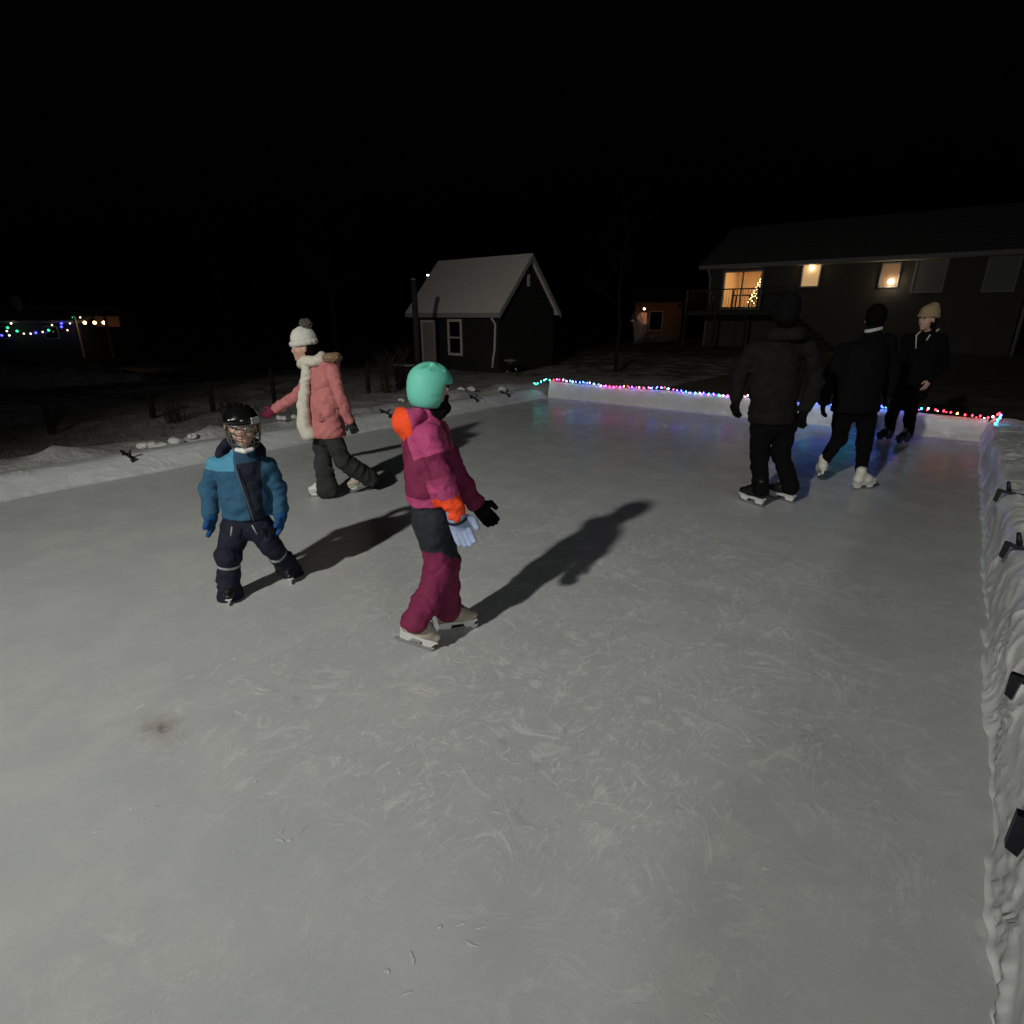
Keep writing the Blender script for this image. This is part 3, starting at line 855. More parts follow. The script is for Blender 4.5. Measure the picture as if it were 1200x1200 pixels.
# ------------------------------------------------------------------ ice
def ice_material():
    m = bpy.data.materials.new('scuffed_ice')
    nt, b, N, L = nodes(m)
    tc = N.new('ShaderNodeTexCoord')
    def noise(scale, detail=6, rough=.6, dist=0.0, vec=None):
        n = N.new('ShaderNodeTexNoise'); n.inputs['Scale'].default_value = scale; n.inputs['Detail'].default_value = detail
        n.inputs['Roughness'].default_value = rough; n.inputs['Distortion'].default_value = dist
        L.new(vec or tc.outputs['Object'], n.inputs['Vector']); return n.outputs['Fac']
    def math_(op, a, c=None, clamp=False):
        n = N.new('ShaderNodeMath'); n.operation = op; n.use_clamp = clamp
        for i, x in enumerate((a, c)):
            if x is None: continue
            if isinstance(x, (int, float)): n.inputs[i].default_value = x
            else: L.new(x, n.inputs[i])
        return n.outputs[0]
    def rng_(x, a, c, lo=0.0, hi=1.0):
        n = N.new('ShaderNodeMapRange'); n.interpolation_type = 'SMOOTHSTEP'
        n.inputs[1].default_value = a; n.inputs[2].default_value = c; n.inputs[3].default_value = lo; n.inputs[4].default_value = hi
        L.new(x, n.inputs[0]); return n.outputs[0]
    def mix(f, a, c):
        n = N.new('ShaderNodeMix'); n.data_type = 'RGBA'
        for i, x in ((0, f), (6, a), (7, c)):
            if isinstance(x, tuple): n.inputs[i].default_value = (*x, 1)
            elif isinstance(x, (int, float)): n.inputs[i].default_value = x
            else: L.new(x, n.inputs[i])
        return n.outputs[2]
    mp = N.new('ShaderNodeMapping'); mp.inputs['Scale'].default_value = (2.6, .75, 1); mp.inputs['Rotation'].default_value = (0, 0, .9)
    L.new(tc.outputs['Object'], mp.inputs['Vector'])
    big = noise(.55, 4)
    mid = noise(2.6, 7, .65)
    fine = noise(34, 4, .7)
    lines1 = rng_(math_('ABSOLUTE', math_('SUBTRACT', noise(2.2, 3, .5, 1.5, mp.outputs[0]), .5)), .0, .007, 1, 0)
    lines2 = rng_(math_('ABSOLUTE', math_('SUBTRACT', noise(4.1, 2, .5, 2.2), .5)), .0, .010, 1, 0)
    lines = math_('MAXIMUM', math_('MULTIPLY', lines1, rng_(noise(1.6, 3), .50, .60)), math_('MULTIPLY', lines2, rng_(noise(1.9, 3, .5, .4), .54, .64)))
    dust = math_('MULTIPLY', rng_(noise(9, 8, .75, .8, mp.outputs[0]), .55, .68), rng_(noise(.8, 3, .5, .5), .50, .66))
    col = mix(rng_(mid, .3, .7), (.385, .40, .39), (.47, .48, .462))
    col = mix(rng_(big, .35, .7, 0, .5), col, (.42, .44, .44))
    col = mix(math_('MULTIPLY', fine, .22), col, (.62, .61, .58))
    # the well skated middle of the rink is frosted by blades
    wz = ground(680, 705); wa, wp_ = to_a(wz)
    m4 = N.new('ShaderNodeMapping'); m4.inputs['Location'].default_value = (-wp_ / 2.6, -wa / 2.7, 0); m4.inputs['Scale'].default_value = (1 / 2.6, 1 / 2.7, 1)
    L.new(tc.outputs['Object'], m4.inputs['Vector'])
    l4 = N.new('ShaderNodeVectorMath'); l4.operation = 'LENGTH'; L.new(m4.outputs[0], l4.inputs[0])
    worn = rng_(math_('ADD', l4.outputs['Value'], math_('MULTIPLY', math_('SUBTRACT', noise(1.1, 4), .5), 1.5)), .30, 1.10, 1, .05)
    wisp = math_('MULTIPLY', rng_(noise(4.6, 10, .72, 2.6), .50, .64), worn)
    wisp2 = math_('MULTIPLY', rng_(noise(9, 8, .75, 2.6, mp.outputs[0]), .52, .62), math_('MULTIPLY', worn, rng_(noise(1.7, 4), .42, .58)))
    strk = math_('MAXIMUM', wisp, wisp2)
    dark = math_('MULTIPLY', rng_(noise(6.0, 8, .7, 3.0), .55, .70), worn)
    col = mix(math_('MULTIPLY', dark, .5), col, (.29, .305, .30))
    lines = math_('MULTIPLY', lines, math_('ADD', math_('MULTIPLY', worn, .85), .15)); dust = math_('MULTIPLY', dust, math_('ADD', math_('MULTIPLY', worn, .8), .2))
    col = mix(math_('MULTIPLY', dust, .5), col, (.62, .625, .60))
    col = mix(math_('MULTIPLY', wisp, .60), col, (.66, .665, .64))
    col = mix(math_('MULTIPLY', wisp2, .60), col, (.74, .74, .71))
    col = mix(math_('MULTIPLY', lines, .40), col, (.66, .66, .64))
    # the reddish brown smear on the ice
    st = ground(188, 853); sa, sp = to_a(st)
    m2 = N.new('ShaderNodeMapping'); m2.vector_type = 'POINT'
    m2.inputs['Location'].default_value = (-sp, -sa, 0)
    L.new(tc.outputs['Object'], m2.inputs['Vector'])
    m3 = N.new('ShaderNodeMapping'); m3.inputs['Rotation'].default_value = (0, 0, -.35); m3.inputs['Scale'].default_value = (1.0, 1.9, 1)
    L.new(m2.outputs[0], m3.inputs['Vector'])
    ln = N.new('ShaderNodeVectorMath'); ln.operation = 'LENGTH'; L.new(m3.outputs[0], ln.inputs[0])
    ds = math_('ADD', ln.outputs['Value'], math_('MULTIPLY', math_('SUBTRACT', noise(9, 7, .7, 1.2), .5), .34))
    col = mix(rng_(ds, .0, .20, .45, 0), col, (.24, .16, .15))
    d2 = math_('ADD', ln.outputs['Value'], math_('MULTIPLY', math_('SUBTRACT', noise(16, 6, .7, 2.0), .5), .30))
    col = mix(rng_(d2, -.02, .05, .6, 0), col, (.10, .05, .045))
    L.new(col, b.inputs['Base Color'])
    rgh = math_('ADD', rng_(mid, .3, .7, .20, .32), math_('MULTIPLY', math_('MAXIMUM', dust, lines), .35))
    b.inputs['Specular IOR Level'].default_value = .2
    L.new(rgh, b.inputs['Roughness'])
    b.inputs['IOR'].default_value = 1.31
    bp = N.new('ShaderNodeBump'); bp.inputs['Strength'].default_value = .45; bp.inputs['Distance'].default_value = .004
    hgt = math_('ADD', math_('MULTIPLY', fine, .35), math_('ADD', math_('MULTIPLY', lines, -.5), math_('ADD', math_('MULTIPLY', mid, .6), math_('MULTIPLY', strk, .5))))
    L.new(hgt, bp.inputs['Height']); L.new(bp.outputs['Normal'], b.inputs['Normal'])
    return m

P_L, P_R, A_N, A_F = -6.85, .42, -5.2, 9.95
b = MB()
v = [b.bm.verts.new(c) for c in ((P_L - .1, A_N, 0), (P_R + .1, A_N, 0), (P_R + .1, A_F + .1, 0), (P_L - .1, A_F + .1, 0))]
b.bm.faces.new(v)
ice = b.build('ice', ice_material()); ice.rotation_euler = (0, 0, RINK_ROT)
tag(ice, kind='structure')

# shaved snow left by the blades: one uncountable scatter of small flakes
def shavings():
    V, F = [], []
    def flake(g, L, w, th, hgt, bend):
        n = 7; s0 = len(V)
        for i in range(n + 1):
            t = i / n - .5
            x = g[0] + math.cos(th) * t * L - math.sin(th) * bend * t * t * L; y = g[1] + math.sin(th) * t * L + math.cos(th) * bend * t * t * L
            ww = w * (1 - (2 * abs(t)) ** 2 + .08) * random.uniform(.35, 1.3); nx, ny = -math.sin(th), math.cos(th)
            j = random.uniform(-.4, .4) * w
            V.extend([(x - nx * (ww - j), y - ny * (ww - j), .0016), (x + nx * j, y + ny * j, .0018 + hgt * random.uniform(.2, 1)), (x + nx * (ww + j), y + ny * (ww + j), .0016)])
            if i:
                a = s0 + 3 * (i - 1)
                F.extend([(a, a + 1, a + 4, a + 3), (a + 1, a + 2, a + 5, a + 4)])
    spots = [ground(330, 993), ground(180, 948), ground(540, 1094), ground(600, 905), ground(660, 690), ground(500, 800), ground(560, 790), ground(740, 820), ground(450, 1165), ground(405, 640)]
    for k in range(150):
        if k < 40:
            g = spots[k % len(spots)] + np.array([random.gauss(0, .05), random.gauss(0, .05), 0])
        else:
            u, vv = random.gauss(690, 190), random.gauss(760, 120)
            if not (600 < vv < 1150 and -10 < u < 1100): continue
            g = ground(u, vv)
        a, p = to_a(g)
        if not (P_L + .3 < p < P_R - .35): continue
        flake(g, random.uniform(.012, .055), random.uniform(.003, .0075), random.gauss(.15, .5), .0010, random.uniform(-.5, .5))
    for k in range(170):                      # long faint blade tracks, broken up
        u, vv = (random.gauss(700, 200), random.gauss(740, 120)) if k < 120 else (random.uniform(0, 1120), random.uniform(560, 1180))
        if vv < 540 or vv > 840 or u < 380: continue
        g = ground(u, vv); rad = random.uniform(.5, 3.5) * random.choice((-1, 1)); a0 = random.uniform(0, 6.28); Lt = random.uniform(.4, 2.2) * (.5 if vv > 900 else 1)
        n = int(Lt / .04); prev = None; wd = random.uniform(.0012, .0030)
        for i in range(n + 1):
            th = a0 + (i / n - .5) * Lt / rad
            x = g[0] + rad * (math.cos(th) - math.cos(a0)); y = g[1] + rad * (math.sin(th) - math.sin(a0))
            aa, pp = to_a(np.array([x, y, 0]))
            if not (P_L + .15 < pp < P_R - .2 and A_N < aa < A_F - .1) or random.random() < .22: prev = None; continue
            ww = wd * random.uniform(.4, 1.5) * math.sin(math.pi * (.06 + .88 * i / n)); nx, ny = math.cos(th), math.sin(th)
            s0 = len(V); V.extend([(x - nx * ww, y - ny * ww, .0004 + k * 5e-6), (x + nx * ww, y + ny * ww, .0004 + k * 5e-6)])
            if prev is not None: F.append((prev, prev + 1, s0 + 1, s0))
            prev = s0
    for k in range(420):                      # crumbs
        u, vv = random.gauss(690, 220), random.gauss(770, 140)
        if vv < 560 or vv > 1240 or u > 1120: continue
        g = ground(u, vv); r = random.uniform(.0015, .004); s0 = len(V); ph = random.random() * 6
        for q in range(4): V.append((g[0] + r * math.cos(ph + q * 1.57) * random.uniform(.5, 1.3), g[1] + r * math.sin(ph + q * 1.57), .001))
        V.append((g[0], g[1], .001 + r * .6))
        F.extend([(s0 + q, s0 + (q + 1) % 4, s0 + 4) for q in range(4)])
    me = bpy.data.meshes.new('ice_shavings'); me.from_pydata([tuple(map(float, q)) for q in V], [], F)
    o = link('ice_shavings', me, mat('shaved_ice', (.55, .56, .545), .8, .2, 30, spec=.2))
    tag(o, 'loose shaved ice flakes and crumbs scattered over the rink', 'ice shavings', kind='stuff')
shavings()

# ------------------------------------------------------------------ boards and liner
def liner_mat(name, c):
    m = mat(name, c, .36, .10, 5, .18, 26, spec=.5)
    return m
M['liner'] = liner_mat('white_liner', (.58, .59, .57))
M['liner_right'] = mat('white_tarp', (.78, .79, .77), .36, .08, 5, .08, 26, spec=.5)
M['board_wood'] = mat('board_wood', (.22, .15, .09), .8, .3, 6, .2, 60)

def sweep(start, direction, out, length, step, prof, crinkle, cfreq, seed, mesh_name):
    prof = np.array(prof, float)
    # resample the profile finely
    seg = np.r_[0, np.cumsum(np.linalg.norm(np.diff(prof, axis=0), axis=1))]
    n = int(seg[-1] / .018) + 1
    tt = np.linspace(0, seg[-1], n)
    po = np.interp(tt, seg, prof[:, 0]); pz = np.interp(tt, seg, prof[:, 1])
    for _ in range(2):
        po[1:-1] = (po[:-2] + 2 * po[1:-1] + po[2:]) / 4; pz[1:-1] = (pz[:-2] + 2 * pz[1:-1] + pz[2:]) / 4
    xs = np.array(step)
    X, T = np.meshgrid(xs, tt, indexing='ij')
    O = np.broadcast_to(po, X.shape).copy(); Zz = np.broadcast_to(pz, X.shape).copy()
    do = np.gradient(po); dz = np.gradient(pz); ln = np.hypot(do, dz) + 1e-9
    no, nz_ = -dz / ln, do / ln
    q = np.stack([X * cfreq[0] + seed, T * cfreq[1] + seed * 1.7 + X * 1.2, X * 0 + seed], -1)
    wp = fbm(np.stack([X * 1.3 + seed, T * 2.0, X * 0 + 5], -1), 3)
    q2 = q + np.stack([wp * 2.6, wp * 2.6, wp * 0], -1)
    env = np.clip(np.minimum((T - .025) / .045, 1), 0, 1)
    qa = np.stack([q2[..., 0] * .8 + q2[..., 1] * .5, q2[..., 1] * .9 - q2[..., 0] * .45, q2[..., 2]], -1)
    cr1 = np.exp(-np.abs(fbm(qa, 3)) / .045); cr2 = np.exp(-np.abs(vnoise(q2 * 2.1 + 9)) / .09); cr3 = np.exp(-np.abs(vnoise(qa[..., ::-1] * 1.3 + 31)) / .05)
    blob = fbm(np.stack([X * 1.5 + seed, T * 3.2, X * 0 + seed], -1), 3)
    d = crinkle * env * (1.15 * blob + .50 * cr1 + .30 * cr2 + .35 * cr3)
    O = O + np.clip(1 - T / .12, 0, 1) * (.014 * vnoise(np.stack([X * 5.5 + seed, X * 0, X * 0], -1)) + .010 * vnoise(np.stack([X * 17 + seed, X * 0 + 4, X * 0], -1)))
    wav = fbm(np.stack([X * 1.2 + 3 * seed, X * 0, X * 0], -1), 3)
    O = O + np.clip(T / .25, 0.25, 1) * crinkle * 1.3 * wav[:, :1] * np.ones_like(T)
    O = O + no * d; Zz = Zz + nz_ * d
    # slow unevenness of the top line
    Zz = Zz * (1 + .10 * fbm(np.stack([X * .55 + seed * 3, X * 0, X * 0], -1), 3))
    Zz[:, 0] = np.minimum(Zz[:, 0], .002)
    Pt = start + X[..., None] * direction + O[..., None] * out + Zz[..., None] * Z
    nx, ny = X.shape
    I = np.arange(nx * ny).reshape(nx, ny)
    Q = np.stack([I[:-1, :-1], I[1:, :-1], I[1:, 1:], I[:-1, 1:]], -1).reshape(-1, 4)
    return mesh_np(mesh_name, Pt.reshape(-1, 3), Q)

def wall(label, start, direction, out, x0, x1, steps, prof, crinkle, cfreq, seed, board_o):
    o0 = start + direction * x0
    root = empty('rink_wall', o0)
    tag(root, label, 'rink wall')
    me = sweep(start, direction, out, x1, steps, prof, crinkle, cfreq, seed, 'liner')
    me.transform(Matrix.Translation(Vector(-o0)))
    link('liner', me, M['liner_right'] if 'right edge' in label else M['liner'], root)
    bd = MB()
    L = x1 - x0
    Mx = Matrix((( direction[0], out[0], 0, 0), (direction[1], out[1], 0, 0), (0, 0, 1, 0), (0, 0, 0, 1)))
    bd.box((0, board_o, -.1), (L, board_o + .035, min(.155, .095 if board_o > .25 else .155)), .004, Mx)
    bd.build('board', M['board_wood'], root)
    st = MB()
    k = .6
    while k < L:
        st.box((k, board_o + .036, -.12), (k + .08, board_o + .075, .08), .004, Mx); k += 1.4
    st.build('stake', M['board_wood'], root)
    return root

PROF_FAR = [(-.02, -.003), (.0, .004), (.015, .10), (.03, .20), (.05, .295), (.08, .325), (.13, .315), (.17, .22), (.20, .08), (.26, -.06), (.5, -.12)]
PROF_LEFT = [(-.03, -.003), (.0, .004), (.08, .045), (.17, .095), (.26, .145), (.34, .17), (.45, .165), (.62, .14), (.80, .11), (1.0, .06), (1.2, -.04)]
PROF_RIGHT = [(-.03, -.003), (-.005, .004), (.01, .08), (.02, .18), (.03, .27), (.06, .32), (.11, .335), (.20, .335), (.34, .33), (.5, .315), (.8, .26), (1.15, .10), (1.4, -.08)]
r0 = rk(A_N, P_R)
stp = np.concatenate([np.arange(0, 5.2, .08), np.arange(5.2, 8.5, .010), np.arange(8.5, 15.2, .018)])
wall('white liner covered boards along the right edge of the rink, heavily crinkled', r0, A_DIR, P_DIR, 0, 15.15, stp, PROF_RIGHT, .033, (2.6, 3.4), 4.0, .07)
wall('low white liner covered boards along the left edge of the rink', rk(A_N, P_L), A_DIR, -P_DIR, 0, 15.15, np.arange(0, 15.2, .016), PROF_LEFT, .015, (1.7, 2.0), 9.0, .30)
wall('white liner covered boards across the far end under the coloured lights', rk(A_F, P_L), P_DIR, A_DIR, 0, 7.27, np.arange(0, 7.3, .018), PROF_FAR, .014, (2.2, 1.6), 15.0, .08)

# folded triangular flap of liner near the far right corner
def flap():
    pts = [at(1107, 490, 7.62), at(1118, 478, 7.70), at(1162, 482, 7.36), at(1155, 504, 7.16), at(1120, 502, 7.42)]
    c = np.mean(pts, 0)
    b = MB(); th = -A_DIR * .05
    f = [b.bm.verts.new(p + th) for p in pts]; bk = [b.bm.verts.new(p + th * .4) for p in pts]
    ctr = b.bm.verts.new(c + th * 1.6)
    n = len(pts)
    for i in range(n):
        b.bm.faces.new((f[i], f[(i + 1) % n], ctr)); b.bm.faces.new((f[i], bk[i], bk[(i + 1) % n], f[(i + 1) % n]))
    b.bm.faces.new(bk)
    return b
# ------------------------------------------------------------------ clamps
M['clamp'] = mat('clamp_black', (.004, .0035, .008), .5, .2, 20, spec=.4)
def clamp_proto(label, loc, out, s=1.0, tilt=0.0):
    """bar clamp biting over the board: bar across the top, fixed jaw inside, handle standing up"""
    rz = math.atan2(out[1], out[0])
    root = empty('clamp', loc, rz)
    root.rotation_euler = (0, tilt, rz); root.scale = (s, s, s)
    tag(root, label, 'clamp', 'clamps holding the liner to the boards')
    b = MB(); b.box((-.075, -.013, -.013), (.20, .013, .013), .004); b.build('bar', M['clamp'], root)
    b = MB(); b.prism([(-.088, .016), (-.045, .016), (-.050, -.05), (-.058, -.115), (-.088, -.10)], -.016, .016); b.build('jaw', M['clamp'], root)
    b = MB(); b.prism([(.105, -.09), (.145, -.10), (.152, .018), (.110, .018)], -.016, .016); b.build('sliding_jaw', M['clamp'], root)
    b = MB(); b.tube([(-.005, 0, .01), (-.015, 0, .05), (-.035, .0, .105)], [.015, .017, .013], 10); b.build('handle', M['clamp'], root, True)
    return root
def copy_thing(o, label, loc, out, tilt=0.0, s=1.0):
    c = o.copy(); COL.objects.link(c)
    for ch in o.children:
        k = ch.copy(); COL.objects.link(k); k.parent = c
    c.location = loc; c.rotation_euler = (0, tilt, math.atan2(out[1], out[0])); c.scale = (s, s, s); c['label'] = label
    return c

def along_for(v, p, z):
    lo, hi = .2, 30.0
    for _ in range(60):
        mid = (lo + hi) / 2; q = rk(mid, p, z) - np.array([0, 0, CAM_H])
        y = q[2] * CT + q[1] * ST; f = q[1] * CT - q[2] * ST
        vv = 600 - FPX * y / f
        if vv > v: lo = mid
        else: hi = mid
    return lo
def along_u(u, p, z):
    best = None
    for k in range(600):
        a = 1 + k * .015
        q = rk(a, p, z) - np.array([0, 0, CAM_H]); f = q[1] * CT - q[2] * ST
        if f <= .1: continue
        uu = 600 + FPX * q[0] / f
        if best is None or abs(uu - u) < best[0]: best = (abs(uu - u), a)
    return best[1]
proto = None
for v_, lab in ((985, 'black bar clamp nearest the camera on the right boards'), (806, 'second clamp from the camera on the right boards, beside a thin stick'),
                (642, 'splayed black clamp on the right boards, third from the camera'), (578, 'farthest clamp on the right boards, small and dark')):
    a = along_for(v_, P_R + .06, .36)
    loc = rk(a, P_R + .065 - (.03 if v_ > 700 else 0), .366)
    if proto is None: proto = clamp_proto(lab, loc, P_DIR)
    else: copy_thing(proto, lab, loc, P_DIR + A_DIR * random.uniform(-.3, .3), random.uniform(-.15, .1), .8)
for u_, lab in ((152, 'black clamp on the left boards nearest the camera, left of the child in blue'), (456, 'black clamp on the left boards between the pink parka and the teal helmet'),
                (559, 'black clamp on the left boards just right of the teal helmet'), (596, 'small clamp on the left boards nearest the far corner')):
    a = along_u(u_, P_L - .2, .20)
    copy_thing(proto, lab, rk(a, P_L - .25, .168), -P_DIR + A_DIR * random.uniform(-.2, .2), random.uniform(-.35, -.15), .85)

# thin stick standing in the liner on the right
b = MB()
a = along_for(745, P_R + .2, .36)
p0 = rk(a - .25, P_R + .15, .34); p1 = rk(a + .12, P_R + .18, .47)
b.tube([(0, 0, 0), tuple((p1 - p0) * .5 + np.array([.004, 0, .004])), tuple(p1 - p0)], [.006, .005, .003], 6)
o = b.build('stick', M['board_wood'], None, True); o.location = p0
tag(o, 'thin dark twig lying on the crinkled right liner', 'stick')

# ------------------------------------------------------------------ coloured string lights on the far boards
BULB = {
 'b': emit('bulb_blue', (.09, .10, 1.0), 42), 'c': emit('bulb_cyan', (.05, .75, 1.0), 14), 'r': emit('bulb_red', (1.0, .03, .05), 9), 'C': emit('bulb_bright_cyan', (.05, .7, 1.0), 80), 'B': emit('bulb_deep_blue', (.05, .09, 1.0), 140),
 'm': emit('bulb_magenta', (.9, .12, 1.0), 14), 'w': emit('bulb_white', (.85, .85, 1.0), 14), 'g': emit('bulb_green', (.05, 1.0, .45), 12), 'y': emit('bulb_amber', (1.0, .55, .12), 12)}
M['cord'] = mat('dark_cord', (.01, .014, .01), .6, .2)
def string_lights(label, path, colours, rad, group=None, cordr=.003, extra=''):
    path = [np.array(p, float) for p in path]
    root = empty('string_lights', path[0]); tag(root, label, 'string lights', group)
    b = MB(); b.tube([tuple(p - path[0]) for p in path], cordr, 5); b.build('cord', M['cord'], root, True)
    seg = np.r_[0, np.cumsum([np.linalg.norm(path[i + 1] - path[i]) for i in range(len(path) - 1)])]
    n = len(colours)
    meshes = {}
    for i, c in enumerate(colours):
        t = seg[-1] * (i + .5) / n
        pt = np.array([np.interp(t, seg, [p[k] for p in path]) for k in range(3)]) + np.array([random.uniform(-.015, .015), random.uniform(-.015, .015), random.uniform(0, .015)])
        if c not in meshes:
            bb = MB(); bb.ball((0, 0, rad * .8), rad, 8, 6, (1, 1, 1.4)); o = bb.build('bulb', BULB[c], root, True); meshes[c] = o
        else:
            o = meshes[c].copy(); COL.objects.link(o); o.parent = root
        o.location = pt - path[0]
    if extra:                                             # past a hundred bulbs: the rest as one part
        me = bpy.data.meshes.new('bulbs'); bm_ = bmesh.new()
        lay = []
        for i, c in enumerate(extra):
            t = seg[-1] * (i + .1) / len(extra)
            pt = np.array([np.interp(t, seg, [p[k] for p in path]) for k in range(3)]) + np.array([random.uniform(-.012, .012), random.uniform(-.012, .012), random.uniform(-.004, .012)]) - path[0]
            if c not in lay: lay.append(c)
            r_ = bmesh.ops.create_uvsphere(bm_, u_segments=6, v_segments=4, radius=rad * .8)
            for v in r_['verts']: v.co += Vector(pt)
            for f in {f for v in r_['verts'] for f in v.link_faces}: f.material_index = lay.index(c)
        bm_.to_mesh(me); bm_.free()
        o = link('bulbs', me, [BULB[c] for c in lay], root); o['kind'] = 'stuff'
    return root
path = []
for k in range(90):
    t = k / 89
    p = P_L + .0 + t * (P_R - P_L + .05)
    z = .345 + .022 * math.sin(t * 23) + .012 * math.sin(t * 57)
    aa = A_F + .020 + .014 * math.sin(t * 41)
    path.append(rk(aa, p, z))
corner = [rk(A_F - .36, P_L - .10, .31), rk(A_F - .30, P_L - .12, .28), rk(A_F - .22, P_L - .10, .30), rk(A_F - .12, P_L - .06, .33), rk(A_F - .04, P_L - .02, .37)]
tail = [rk(A_F - .1, P_R + .09, .40), rk(A_F - .25, P_R + .12, .41), rk(A_F - .4, P_R + .10, .36), rk(A_F - .5, P_R + .05, .30)]
seqL = 'gcgccg'                       # corner
seq = 'rmrwmcwbbcbwcbwmrmrmyrmrwrmbbmrwrbbcbcwbcbcwmrmrwrmwmrcbcbcyyy'   # left half up to the man
blue = 'BBcBBCCBgBBgCCgBBBcB'            # behind the skaters
right = 'Bmmcwrrryrrrrwrrbcccw'
string_lights('string of multicoloured lights along the top of the far boards', corner + path + tail, list(seqL + seq[:54] + blue + right)[:100], .0115, extra='gcc' + 'mmrmmwccbbbwmmmrmmbbmmwcccbbmmrmmmwbbcccmmrm' + 'bbbcbbbccbbbbbc' + 'mmrwrrrrwrrrcc')

# ------------------------------------------------------------------ terrain
def terrain():
    xs = np.concatenate([np.linspace(-160, -22, 40), np.linspace(-21.8, 26, 300), np.linspace(26.5, 160, 40)])
    ys = np.concatenate([np.linspace(-60, -8, 20), np.linspace(-7.8, 30, 250), np.linspace(30.5, 260, 60)])
    X, Y = np.meshgrid(xs, ys, indexing='ij')
    a = X * A_DIR[0] + Y * A_DIR[1]; p = X * P_DIR[0] + Y * P_DIR[1]
    dx = np.maximum(np.maximum(P_L - p, p - P_R), 0); dy = np.maximum(np.maximum(A_N - a, a - A_F), 0)
    d = np.hypot(dx, dy)
    ins = (d <= .0)
    Zt = -.16 - .10 * np.clip((d - 1) / 6, 0, 1)
    Zt += .10 * fbm(np.stack([X * .55, Y * .55, X * 0], -1), 4) * np.clip(d / 2, 0, 1)
    bump = np.exp(-((d - 1.1) / .6) ** 2) * (.18 + .25 * fbm(np.stack([X * 1.7, Y * 1.7, X * 0 + 3], -1), 4))
    Zt += np.where(p < P_L, bump * .9, bump * .35)
    Zt += np.where(p < P_L, .13 * np.exp(-((d - 1.5) / 1.0) ** 2), 0)
    Zt += .10 * np.clip(d / 3, 0, 1) * np.abs(fbm(np.stack([X * 2.6, Y * 2.6, X * 0 + 8], -1), 3)) * np.exp(-d / 8)
    left = np.clip((-p - 18) / 30, 0, 1)
    Zt -= left * 2.2
    Zt += .25 * np.clip((a - 22) / 10, 0, 1) * np.clip((p + 20) / 6, 0, 1)
    Zt = np.where(ins, -.30, Zt)
    V = np.stack([X, Y, Zt], -1).reshape(-1, 3)
    nx, ny = X.shape; I = np.arange(nx * ny).reshape(nx, ny)
    Q = np.stack([I[:-1, :-1], I[1:, :-1], I[1:, 1:], I[:-1, 1:]], -1).reshape(-1, 4)
    m = bpy.data.materials.new('snow_dusted_grass')
    nt, b, N, L = nodes(m)
    tc = N.new('ShaderNodeTexCoord')
    def nz(s, d=8, r=.65):
        n = N.new('ShaderNodeTexNoise'); n.inputs['Scale'].default_value = s; n.inputs['Detail'].default_value = d; n.inputs['Roughness'].default_value = r
        L.new(tc.outputs['Object'], n.inputs['Vector']); return n.outputs['Fac']
    def mr(x, a, c, lo=0, hi=1):
        n = N.new('ShaderNodeMapRange'); n.inputs[1].default_value = a; n.inputs[2].default_value = c; n.inputs[3].default_value = lo; n.inputs[4].default_value = hi
        L.new(x, n.inputs[0]); return n.outputs[0]
    def mx(f, a, c):
        n = N.new('ShaderNodeMix'); n.data_type = 'RGBA'; L.new(f, n.inputs[0])
        for i, x in ((6, a), (7, c)):
            if isinstance(x, tuple): n.inputs[i].default_value = (*x, 1)
            else: L.new(x, n.inputs[i])
        return n.outputs[2]
    grass = mx(mr(nz(22), .35, .7), (.075, .066, .052), (.19, .17, .135))
    at_ = N.new('ShaderNodeVertexColor'); at_.layer_name = 'snow'
    sub = N.new('ShaderNodeMath'); sub.operation = 'ADD'
    L.new(nz(1.6), sub.inputs[0]); L.new(at_.outputs['Color'], sub.inputs[1])
    ad = N.new('ShaderNodeMath'); ad.operation = 'ADD'
    L.new(sub.outputs[0], ad.inputs[0]); L.new(mr(nz(13), 0, 1, -.16, .16), ad.inputs[1])
    snow = mx(mr(nz(5), .3, .7), (.34, .335, .31), (.55, .54, .52))
    c = mx(mr(ad.outputs[0], .50, .66), grass, snow)
    L.new(c, b.inputs['Base Color']); b.inputs['Roughness'].default_value = .9
    b.inputs['Specular IOR Level'].default_value = .15
    bp = N.new('ShaderNodeBump'); bp.inputs['Strength'].default_value = .8; bp.inputs['Distance'].default_value = .05
    L.new(nz(9), bp.inputs['Height']); L.new(bp.outputs['Normal'], b.inputs['Normal'])
    me = mesh_np('ground', V, Q)
    # where snow lies thicker: banks thrown up beside the left boards, thin elsewhere
    w = np.where(p < P_L + .5, .30 * np.exp(-np.maximum(d - 1.8, 0) / 5.0) + .07, -.06 + .16 * np.exp(-d / 1.2))
    w = w - .10 * np.clip((a - 12) / 12, 0, 1)
    lay = me.color_attributes.new('snow', 'FLOAT_COLOR', 'POINT')
    cc = np.stack([w, w, w, np.ones_like(w)], -1).reshape(-1, 4).astype(np.float32)
    lay.data.foreach_set('color', cc.ravel())
    o = link('ground', me, m); tag(o, kind='structure')
    from mathutils.bvhtree import BVHTree
    return lambda x, y: float(_interp(xs, ys, Zt, x, y))
def _interp(xs, ys, Zt, x, y):
    i = np.clip(np.searchsorted(xs, x) - 1, 0, len(xs) - 2); j = np.clip(np.searchsorted(ys, y) - 1, 0, len(ys) - 2)
    u = (x - xs[i]) / (xs[i + 1] - xs[i]); v = (y - ys[j]) / (ys[j + 1] - ys[j])
    return Zt[i, j] * (1 - u) * (1 - v) + Zt[i + 1, j] * u * (1 - v) + Zt[i, j + 1] * (1 - u) * v + Zt[i + 1, j + 1] * u * v
GZ = terrain()

